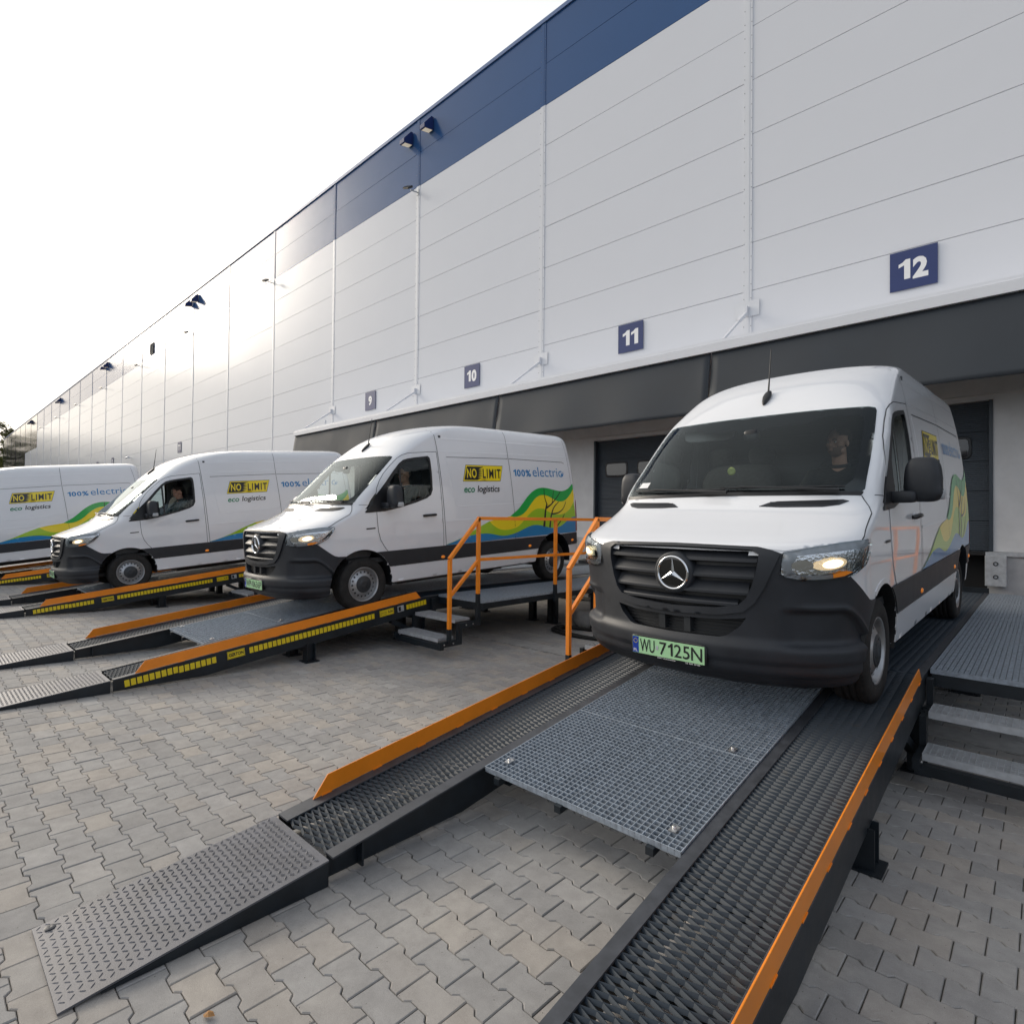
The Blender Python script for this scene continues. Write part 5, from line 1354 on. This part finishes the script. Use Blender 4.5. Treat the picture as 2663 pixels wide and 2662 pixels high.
# access platform with two treads and a handrail
PLAT = {}
def make_platform(side):
    """side +1: right of its ramp, -1: left of it"""
    x0, x1 = (-.632, .30) if side > 0 else (-3.56, -2.958)
    xr = .335 if side > 0 else -3.60
    root = empty('access_platform', ((x0 + x1) / 2, 5.33, ground_z(5.33))); L = Vector(root.location)
    P = lambda mb, name, mats, par=root, **kw: mb.build(name, mats, par, -L if par is root else (0, 0, 0), **kw)
    wd = x1 - x0
    pm_ = dense_panel(wd, 1.62)
    for i in range(4):
        link('deck_grating', pm_, root, Vector((x0, 5.335 + i * 1.625, .548 - .002 * (i % 2))) - L)
    mb = MB()
    for y in (5.37, 6.95, 8.55, 10.2, 11.75): mb.box(x0 + .01, x1 - .01, y - .03, y + .03, .42, .515)
    mb.box(x0 + .015, x0 + .055, 5.37, 11.78, .43, .514); mb.box(x1 - .055, x1 - .015, 5.37, 11.78, .43, .514); P(mb, 'platform_frame', M_steel)
    for y in (8.0, 11.3):
        for x in (x0 + .05, x1 - .05):
            mb = MB(); g = ground_z(y); mb.box(x - .04, x + .04, y - .04, y + .04, g, .43); mb.box(x - .08, x + .08, y - .08, y + .08, g, g + .01); P(mb, 'leg', M_steel)
    tm = grid_panel(wd - .09, .25, .0335, .042, .0035, .014, .03, 'tread_grating', M_galv2)
    for yt, zt in ((4.60, -1.515 + Z0), (4.885, -1.31 + Z0)):
        t_ = link('tread', tm, root, Vector((x0 + .045, yt, zt)) - L)
        mb = MB(); mb.box(0, wd - .09, -.004, 0, -.045, .002); mb.build('nosing', M_galv2, t_)
    for x in (x0 + .015, x1 + .02):
        mb = MB()
        zl, zu = -1.585 + Z0, -1.38 + Z0
        mb.box(x - .02, x + .02, 4.56, 4.93, zl - .035, zl + .035); mb.box(x - .02, x + .02, 4.86, 4.93, zl + .035, zu - .035); mb.box(x - .02, x + .02, 4.86, 5.26, zu - .035, zu + .035); mb.box(x - .02, x + .02, 5.19, 5.26, zu + .035, .50)
        st_ = P(mb, 'stringer', M_steel)
        for y, z in ((4.63, zl), (4.78, zl), (5.0, zu), (5.12, zu)):
            b_ = MB(); b_.tube([(x - .028, y, z), (x + .028, y, z)], .010, 8); b_.build('bolt', M_bolt, st_)
    mb = MB(); mb.box(x0, x1, 4.60, 4.66, -1.66 + Z0, -1.59 + Z0); P(mb, 'foot_beam', M_steel)
    # handrail
    w2 = .0225
    posts = [(4.715, -1.58, -1.40, -.52), (5.21, -1.30, -.994, .014), (6.845, -1.25, -.994, .006), (8.48, -1.25, -.994, .004), (10.1, -1.25, -.994, .004), (11.7, -1.25, -.994, .004)]
    for i, (y, za, zb, zc) in enumerate(posts):
        mb = MB(); mb.box(xr - w2, xr + w2, y - w2, y + w2, zb + Z0, zc + Z0); p_ = P(mb, 'handrail_post', M_orange, bevel=.003)
        mb = MB(); mb.box(xr - w2 - .001, xr + w2 + .001, y - w2 - .001, y + w2 + .001, za + Z0, zb + Z0); mb.build('post_foot', M_steel, p_)
    mb = MB(); mb.bar((xr, 5.20, .010 + Z0), (xr, 11.72, .002 + Z0), .045, .045); P(mb, 'top_rail', M_orange, bevel=.003)
    mb = MB(); mb.bar((xr, 5.20, -.540 + Z0), (xr, 11.72, -.545 + Z0), .04, .04); P(mb, 'middle_rail', M_orange, bevel=.003)
    mb = MB(); mb.bar((xr, 4.705, -.515 + Z0), (xr, 5.225, .012 + Z0), .045, .045); P(mb, 'stair_rail', M_orange, bevel=.003)
    mb = MB(); mb.bar((xr, 4.705, -1.0 + Z0), (xr, 5.225, -.535 + Z0), .04, .04); P(mb, 'stair_rail', M_orange, bevel=.003)
    return root

ORD = ['nearest', 'second', 'third', 'farthest']
ramp0 = make_ramp()
plats = {s: make_platform(s) for s in (1, -1)}
VANB = ['under the front van', 'under the second van', 'under the third van', 'under the half-hidden farthest van']
marks = [c for c in ramp0.children if c.name.startswith(('reflector_tile', 'name_plate', 'socket_box'))]
for k in range(4):
    r_ = ramp0 if k == 0 else copy_tree(ramp0)
    r_.location.x = -1.78 - BAY * k
    tag(r_, ['steel loading ramp with orange guards and wide centre grating in the foreground', 'steel loading ramp with yellow reflector squares under the second van', 'steel loading ramp with orange guards under the van third from the front', 'partly hidden loading ramp with orange guard at the left edge'][k], 'ramp', 'vehicle ramps at the docks')
    for s in (1, -1):
        p_ = plats[s] if k == 0 else copy_tree(plats[s])
        p_.location.x = plats[s].location.x if k == 0 else plats[s].location.x - BAY * k
        tag(p_, 'grated access platform with steps on the %s of the %s ramp' % ('right' if s > 0 else 'left', ORD[k]), 'platform', 'access platforms beside the ramps')

for c in marks:                                # the foreground ramp carries no markings on its outer face
    for g in list(c.children): bpy.data.objects.remove(g)
    bpy.data.objects.remove(c)

# hose on the ground beside the second platform, with a concrete block
mb = MB(); pts = []
for k in range(60):
    t = k / 59 * 2 * math.pi * 2.2; r_ = .58 + .05 * math.sin(t * 1.3)
    x, y = -5.30 + r_ * math.cos(t + 2.6) * 1.15, 7.50 + r_ * .55 * math.sin(t + 2.6) + .03 * k / 59
    pts.append((x, y, ground_z(y) + .028 + .05 * (k / 59) * (1 + math.sin(t * 2)) * .5))
mb.tube(pts, .027, 10); o = mb.build('hose', M_rubber); tag(o, 'black hose coiled on the paving behind the handrail', 'hose')
mb = MB(); vs, fs = superbox((0, 0, .14), (.32, .26, .16), 3.0, 24, 12); vs = [(x + .02 * math.sin(9 * y), y + .02 * math.sin(11 * x), z + .015 * math.sin(13 * x + 7 * y)) for x, y, z in vs]
mb.add(vs, fs, True); o = mb.build('concrete_block', M_kerb, None, (-5.75, 8.25, ground_z(8.25))); tag(o, 'rough grey concrete block lying beside the coiled hose', 'block')
# a dry leaf on the paving
M_leaf = material('dry_leaf', (.33, .17, .06), .8, var=.3, scale=60)
mb = MB(); lf = [(-.02, 0, .004), (-.008, .012, .012), (.008, .014, .010), (.024, .004, .006), (.012, -.011, .012), (-.006, -.012, .008), (.0, 0, .016)]
mb.add(lf, [(i, (i + 1) % 6, 6) for i in range(6)], False); o = mb.build('leaf', M_leaf, None, (-2.04, .713, ground_z(.713) + .001), (0, 0, .5)); tag(o, 'small dry brown leaf on the paving at the lower edge', 'leaf')
# ------------------------------------------------------------------ vans on the ramps
van0 = make_van()
livery(van0)
POSE = [(-1.765, 4.482, -1.206, .0412, -.0198), (-7.46, 4.126, -1.2196, .0484, 0.0), (-13.283, 2.887, -1.391, .088, -.0137), (-19.30, .092, -1.640, .1106, 0.0)]
VLAB = ['white delivery van in the foreground, front towards the camera, plate WU 7125N',
        'white delivery van with plate WPI 0636P, its whole printed side in view',
        'white delivery van with its driver window open, third from the front',
        'farthest white delivery van, only its printed side showing at the left edge']
vans = []
for k in range(4):
    v_ = van0 if k == 0 else copy_tree(van0)
    vans.append(v_)
for v_, (x, y, z, p, yw), lb in zip(vans, POSE, VLAB):
    v_.location = (x, y, z + Z0); v_.rotation_euler = (p, 0, yw)
    tag(v_, lb, 'van', 'white delivery vans leaving the docks')
plate(vans[0], 'WU 7125N', (('EWT Automotive', -.10, .03), ('22 460 49 00', .10, .20)))
plate(vans[1], 'WPI 0636P'); plate(vans[2], 'WPI 0642P')
# third van: driver's window wound down, dock number plates etc. stay with the copies
for ch in list(vans[2].children):
    if ch.name.startswith('front_door'):
        for g in list(ch.children):
            if g.name.startswith('door_glass'):
                me = g.data
                if sum(v.co.x for v in me.vertices) > 0:
                    bpy.data.objects.remove(g)
                    spatch('door_glass', [(.62, 1.372), (.86, 1.430), (1.06, 1.49), (1.13, 1.53), (1.155, 1.60), (1.16, 1.64), (.90, 1.60), (.62, 1.56)], M_glass, ch, -.004, (), (.08, .06), 0, 1)
                    break

# ------------------------------------------------------------------ drivers
M_skin = material('skin', (.50, .285, .20), .55, var=.08, scale=18)
M_hair = material('dark_hair', (.022, .016, .012), .7, var=.4, scale=160, bump=.5, bump_scale=350)
M_beard = material('stubble', (.19, .115, .08), .75, var=.3, scale=220)
M_hair2 = material('grey_hair', (.10, .09, .08), .7, var=.4, scale=160)
M_jacket = material('dark_jacket', (.016, .019, .021), .85, var=.3, scale=35, bump=.3, bump_scale=60)
M_jacket2 = material('green_grey_jacket', (.035, .05, .05), .85, var=.3, scale=35, bump=.3, bump_scale=60)
M_trou = material('dark_trousers', (.012, .013, .018), .9)
M_eye = material('eye_white', (.7, .68, .65), .3)
def capsule(mb, a, b, ra, rb, n=14):
    a = Vector(a); b = Vector(b); d = b - a
    pts = [a - d.normalized() * ra * .85] + [a + d * t for t in (0, .25, .5, .75, 1)] + [b + d.normalized() * rb * .85]
    rs = [ra * .35] + [ra + (rb - ra) * t for t in (0, .25, .5, .75, 1)] + [rb * .35]
    mb.tube(pts, rs, n)
def remesh(o, s):
    r = o.modifiers.new('skin', 'REMESH'); r.mode = 'VOXEL'; r.voxel_size = s; r.use_smooth_shade = True
    sm_ = o.modifiers.new('soft', 'SMOOTH'); sm_.iterations = 3; sm_.factor = .5
def driver(van, label, yaw, pitch=0.0, jacket=None, hair=None, beard=True, lean=(0, 0, 0), hat=False):
    """seated at the wheel, hands on the rim; coordinates in the van's frame"""
    pose = van.matrix_basis
    base = Vector((.47, .95, 1.05))
    root = empty('person'); root.matrix_basis = pose @ Matrix.Translation(base)
    tag(root, label, 'person', 'drivers in the vans')
    lx, ly, lz = lean
    hip = Vector((0, .06, .04)); chest = Vector((lx * .5, .13 + ly * .5, .40)); neck = Vector((lx * .8, .12 + ly * .85, .615)); head = Vector((lx, .075 + ly, .765 + lz))
    sh = {s: Vector((lx * .7 + s * .19, .13 + ly * .7, .53)) for s in (1, -1)}
    el = {s: Vector((s * .27, -.10, .30)) for s in (1, -1)}
    hd = {s: Vector((-.01 + s * .19, -.39, .31)) for s in (1, -1)}
    mb = MB()
    capsule(mb, hip, chest, .14, .155); capsule(mb, chest + Vector((-.13, 0, .08)), chest + Vector((.13, 0, .08)), .095, .095); capsule(mb, chest + Vector((0, 0, .12)), neck, .10, .058); capsule(mb, neck - Vector((0, 0, .05)), head - Vector((0, -.01, .05)), .057, .056)
    for s in (1, -1):
        capsule(mb, sh[s], el[s], .052, .042); capsule(mb, el[s], hd[s], .040, .027)
        capsule(mb, Vector((s * .10, .02, .0)), Vector((s * .15, -.42, .06)), .085, .062); capsule(mb, Vector((s * .15, -.42, .06)), Vector((s * .14, -.62, -.30)), .058, .04)
        capsule(mb, Vector((s * .14, -.60, -.32)), Vector((s * .14, -.76, -.33)), .04, .032)
        # hand: palm, four fingers closed on the rim, thumb from the side of the palm
        w_ = hd[s]; capsule(mb, w_, w_ + Vector((0, -.05, .02)), .030, .034)
        for q in range(4):
            o_ = w_ + Vector((s * .012 * 0 + (q - 1.5) * .019, -.075, .028 + .004 * (1.5 - abs(q - 1.5))))
            l_ = (.030, .036, .034, .026)[q]
            capsule(mb, o_, o_ + Vector((0, -l_, .004)), .0095, .009, 8); capsule(mb, o_ + Vector((0, -l_, .004)), o_ + Vector((0, -l_ - .010, -.026)), .009, .008, 8)
            capsule(mb, o_ + Vector((0, -l_ - .010, -.026)), o_ + Vector((0, -l_ + .012, -.042)), .008, .0075, 8)
        capsule(mb, w_ + Vector((-s * .028, -.03, .02)), w_ + Vector((-s * .046, -.065, .014)), .012, .010, 8); capsule(mb, w_ + Vector((-s * .046, -.065, .014)), w_ + Vector((-s * .040, -.095, .004)), .010, .008, 8)
    # head, in its own frame: -y is where the face looks
    Rm = (Matrix.Rotation(yaw, 3, 'Z') @ Matrix.Rotation(pitch, 3, 'X'))
    H = lambda p: head + Rm @ Vector(p)
    hm = MB()
    hm.ellipsoid((0, .012, .035), (.076, .096, .088), 24, 16); hm.ellipsoid((0, -.022, -.035), (.060, .066, .080), 20, 14); hm.ellipsoid((0, -.058, -.088), (.030, .026, .024), 14, 10)
    hm.ellipsoid((0, -.072, .018), (.058, .020, .016), 16, 10)
    for s in (1, -1):
        hm.ellipsoid((s * .046, -.052, -.022), (.022, .026, .022), 12, 8); hm.ellipsoid((s * .078, .012, -.012), (.010, .020, .032), 10, 8); hm.ellipsoid((s * .052, -.01, -.07), (.02, .04, .03), 10, 8)
    capsule(hm, (0, -.080, .010), (0, -.100, -.030), .010, .014, 10); hm.ellipsoid((0, -.092, -.034), (.020, .014, .010), 10, 8)
    hm.ellipsoid((0, -.078, -.060), (.024, .013, .007), 12, 8); hm.ellipsoid((0, -.076, -.070), (.021, .013, .007), 12, 8)
    hm.v = [tuple(H(p)) for p in hm.v]
    mb.add(hm.v, hm.f, True)
    b = mb.build('body', M_skin, root); remesh(b, .0075)
    # clothes
    jk = jacket or M_jacket
    mb = MB(); capsule(mb, hip, chest, .165, .178); capsule(mb, chest + Vector((-.14, 0, .08)), chest + Vector((.14, 0, .08)), .112, .112); capsule(mb, chest + Vector((0, 0, .14)), neck - Vector((0, 0, .045)), .115, .074)
    for s in (1, -1): capsule(mb, sh[s], el[s], .074, .060); capsule(mb, el[s], hd[s] + (el[s] - hd[s]) * .12, .058, .042)
    j = mb.build('jacket', jk, root); remesh(j, .011)
    mb = MB(); mb.tube([tuple(neck + Vector((.066 * math.cos(t), .066 * math.sin(t) + .004, -.012 + .014 * math.sin(t)))) for t in [2 * math.pi * k / 20 for k in range(20)]], .017, 8, closed=True); mb.build('collar', jk, j)
    mb = MB()
    for s in (1, -1): capsule(mb, Vector((s * .10, .02, .0)), Vector((s * .15, -.42, .06)), .10, .076); capsule(mb, Vector((s * .15, -.42, .06)), Vector((s * .14, -.61, -.28)), .072, .056)
    t_ = mb.build('trousers', M_trou, root); remesh(t_, .012)
    # hair: shell over the skull, open at the face
    hm = MB(); hm.ellipsoid((0, .016, .040), (.0845, .103, .0935), 30, 20)
    keep = []
    for f in hm.f:
        c = np.mean([hm.v[i] for i in f], axis=0)
        line = .052 + (.05 if c[1] < -.055 else 0) - (.085 if c[1] > .02 else 0) - .55 * max(0, c[1] - .02)
        if c[2] > line: keep.append(f)
    mb = MB(); mb.add([tuple(H(p)) for p in hm.v], keep, True); h_ = mb.build('hair', hair or M_hair, root); so_ = h_.modifiers.new('t', 'SOLIDIFY'); so_.thickness = .006
    if beard:
        hm = MB(); hm.ellipsoid((0, -.026, -.050), (.0655, .0735, .0755), 26, 18); keep = []
        for f in hm.f:
            c = np.mean([hm.v[i] for i in f], axis=0)
            if c[2] < -.052 - .5 * max(0, abs(c[0]) - .035) * -1.2 and c[1] < .02 and not (abs(c[0]) < .022 and -.078 < c[2] < -.052 and c[1] < -.07): keep.append(f)
        mb = MB(); mb.add([tuple(H(p)) for p in hm.v], keep, True); mb.build('beard', M_beard, root)
    mb = MB(); mb.cur = 0
    for s in (1, -1): mb.ellipsoid(H((s * .030, -.074, -.002)), (.012, .008, .007), 10, 8)
    mb.cur = 1
    for s in (1, -1): mb.ellipsoid(H((s * .030, -.081, -.002)), (.0055, .003, .0055), 8, 6)
    mb.build('eyes', [M_eye, M_ink], root)
    mb = MB()
    for s in (1, -1): mb.tube([tuple(H((s * .014, -.090, .012))), tuple(H((s * .032, -.090, .019))), tuple(H((s * .052, -.076, .014)))], [.003, .0045, .0025], 6)
    mb.build('eyebrows', hair or M_hair, root)
    return root
bpy.context.view_layer.update()
driver(vans[0], 'bearded man in a dark jacket driving the foreground van', -.42, -.05, M_jacket, M_hair, True, (0, .0, .03))
driver(vans[1], 'short-haired man behind the reflecting side window of the second van', .15, -.05, M_jacket2, M_hair2, False, (0, .02, 0))
driver(vans[2], 'man leaning forward, looking down through the open window of the third van', .35, .35, M_jacket2, M_hair, False, (.06, -.02, -.03))

# phone holder on the second van's dashboard, tag hanging at the first one's mirror
for v_, lb in ((vans[0], 'round yellow-green disc on the windscreen of the foreground van'),):
    mb = MB(); q = F([('x', -.02, 1.60)])[0]; c_ = surf(q[0], q[1]); n_ = norm(np.array(q[0]), np.array(q[1]))
    mb.lathe([(0, .032), (-.004, .032), (-.005, .022), (-.002, .0)], 20, 'y', (0, 0, 0)); o = mb.build('windscreen_disc', material('disc_lime', (.35, .42, .12), .4), None)
    o.matrix_basis = v_.matrix_basis @ Matrix.Translation(Vector(c_) + Vector((0, .03, 0))); tag(o, lb, 'disc')

# ------------------------------------------------------------------ trees beyond the yard
def leaf_mat(name, c1, c2):
    mt = bpy.data.materials.new(name); mt.use_nodes = True; t = mt.node_tree; t.nodes.clear()
    d = t.nodes.new('ShaderNodeBsdfDiffuse'); tr = t.nodes.new('ShaderNodeBsdfTranslucent'); mx_ = t.nodes.new('ShaderNodeMixShader'); o = t.nodes.new('ShaderNodeOutputMaterial'); mx_.inputs[0].default_value = .4
    at2 = t.nodes.new('ShaderNodeAttribute'); at2.attribute_name = 'tone'; r = t.nodes.new('ShaderNodeValToRGB'); r.color_ramp.elements[0].color = (*c1, 1); r.color_ramp.elements[1].color = (*c2, 1)
    t.links.new(at2.outputs['Fac'], r.inputs[0]); t.links.new(r.outputs[0], d.inputs[0]); t.links.new(r.outputs[0], tr.inputs[0])
    t.links.new(d.outputs[0], mx_.inputs[1]); t.links.new(tr.outputs[0], mx_.inputs[2]); t.links.new(mx_.outputs[0], o.inputs[0])
    return mt
M_needle = leaf_mat('pine_needles', (.045, .062, .022), (.15, .15, .055))
M_bark = material('pine_bark', (.13, .08, .05), .9, var=.35, scale=4)
def pine(seed, h):
    g = np.random.default_rng(seed); root = empty('pine_tree'); mb = MB()
    ax, ay = g.normal(0, .25, 2); top = lambda f: Vector((ax * f * f * 3, ay * f * f * 3, h * f))
    mb.tube([top(f) for f in np.linspace(0, .96, 9)], [.28 * (1 - .8 * f) + .03 for f in np.linspace(0, .96, 9)], 8)
    clumps = []
    for i in range(46):
        f = g.uniform(.38, .99); ang = g.uniform(0, 6.28); ln = (1.05 - f) * 4.2 * g.uniform(.5, 1.1) + .8
        a = top(f); b = a + Vector((math.cos(ang) * ln, math.sin(ang) * ln, ln * g.uniform(.0, .5))); mid = (a + b) / 2 + Vector((0, 0, -.1))
        mb.tube([a, mid, b], [.07, .05, .02], 5)
        for q in (1.0, .72, .5): clumps.append((a.lerp(b, q), g.uniform(.55, 1.05)))
    mb.build('trunk', M_bark, root)
    vs = []; fs = []; tn = []
    for c, r in clumps:
        tone = g.uniform(0, 1)
        for _ in range(46):
            p = np.array(c) + g.normal(0, 1, 3) * np.array((r * .62, r * .62, r * .36)); d = g.normal(0, 1, 3); d /= np.linalg.norm(d); e = np.cross(d, g.normal(0, 1, 3)); e /= np.linalg.norm(e); s = g.uniform(.10, .24)
            k = len(vs); vs += [tuple(p - d * s), tuple(p + e * s * .42), tuple(p + d * s), tuple(p - e * s * .42)]; fs.append((k, k + 1, k + 2, k + 3)); tn += [min(1, max(0, tone * .6 + g.uniform(0, .4)))] * 4
    me = bpy.data.meshes.new('crown'); me.from_pydata(vs, [], fs); me.materials.append(M_needle); me.update()
    a2 = me.attributes.new('tone', 'FLOAT', 'POINT'); a2.data.foreach_set('value', np.array(tn, np.float32))
    link('crown', me, root)
    return root
protos = [pine(1, 20), pine(2, 18), pine(5, 22)]
tp_ = [(-152, 13.2, 1.0), (-163, 15.4, .92), (-150, 17.5, .85), (-172, 11.5, 1.0), (-160, 9.0, 1.05), (-168, 5.0, .95), (-158, 1.5, 1.0), (-172, -2.0, 1.05), (-163, -6.5, .92), (-170, -11, 1.0), (-160, -16, 1.02), (-174, -20, 1.0), (-165, -26, .95), (-170, -33, 1.05), (-160, -40, 1.0), (-172, -48, 1.0)]
gt_ = np.random.default_rng(9)
for i, (x, y, s) in enumerate(tp_):
    t_ = protos[i] if i < 3 else copy_tree(protos[i % 3])
    t_.location = (x, y, -.3); t_.scale = (s, s, s); t_.rotation_euler = (0, 0, float(gt_.uniform(0, 6)))
    lb = ['pale olive pine tree beyond the far end of the warehouse, tallest at the left edge', 'pine tree standing just behind the tallest one at the left edge', 'low pine tree closest to the warehouse end'][i] if i < 3 else 'pine tree of the wood on the far side of the yard'
    tag(t_, lb, 'tree', 'pine trees at the far end of the yard')

# the wood behind the yard's far end reads as one mass
gw = np.random.default_rng(21); vs = []; fs = []; tn = []
for i in range(70):
    x, y = gw.uniform(-215, -176), gw.uniform(-95, 22); h = gw.uniform(15, 22); tone = gw.uniform(0, .8)
    for _ in range(330):
        f = gw.uniform(.06, 1); r = (1.05 - f) * 3.6 * gw.uniform(.3, 1.1) + .4; a = gw.uniform(0, 6.28)
        p = np.array((x + r * math.cos(a), y + r * math.sin(a), h * f)); d = gw.normal(0, 1, 3); d /= np.linalg.norm(d); e = np.cross(d, gw.normal(0, 1, 3)); e /= np.linalg.norm(e); s = gw.uniform(.5, 1.1)
        k = len(vs); vs += [tuple(p - d * s), tuple(p + e * s * .5), tuple(p + d * s), tuple(p - e * s * .5)]; fs.append((k, k + 1, k + 2, k + 3)); tn += [min(1, tone * .6 + gw.uniform(0, .4))] * 4
me = bpy.data.meshes.new('distant_wood'); me.from_pydata(vs, [], fs); me.materials.append(M_needle); me.update()
a2 = me.attributes.new('tone', 'FLOAT', 'POINT'); a2.data.foreach_set('value', np.array(tn, np.float32))
o = link('distant_wood', me, None, (0, 0, -.3)); tag(o, 'distant pine wood closing the far end of the yard', 'wood', kind='stuff')
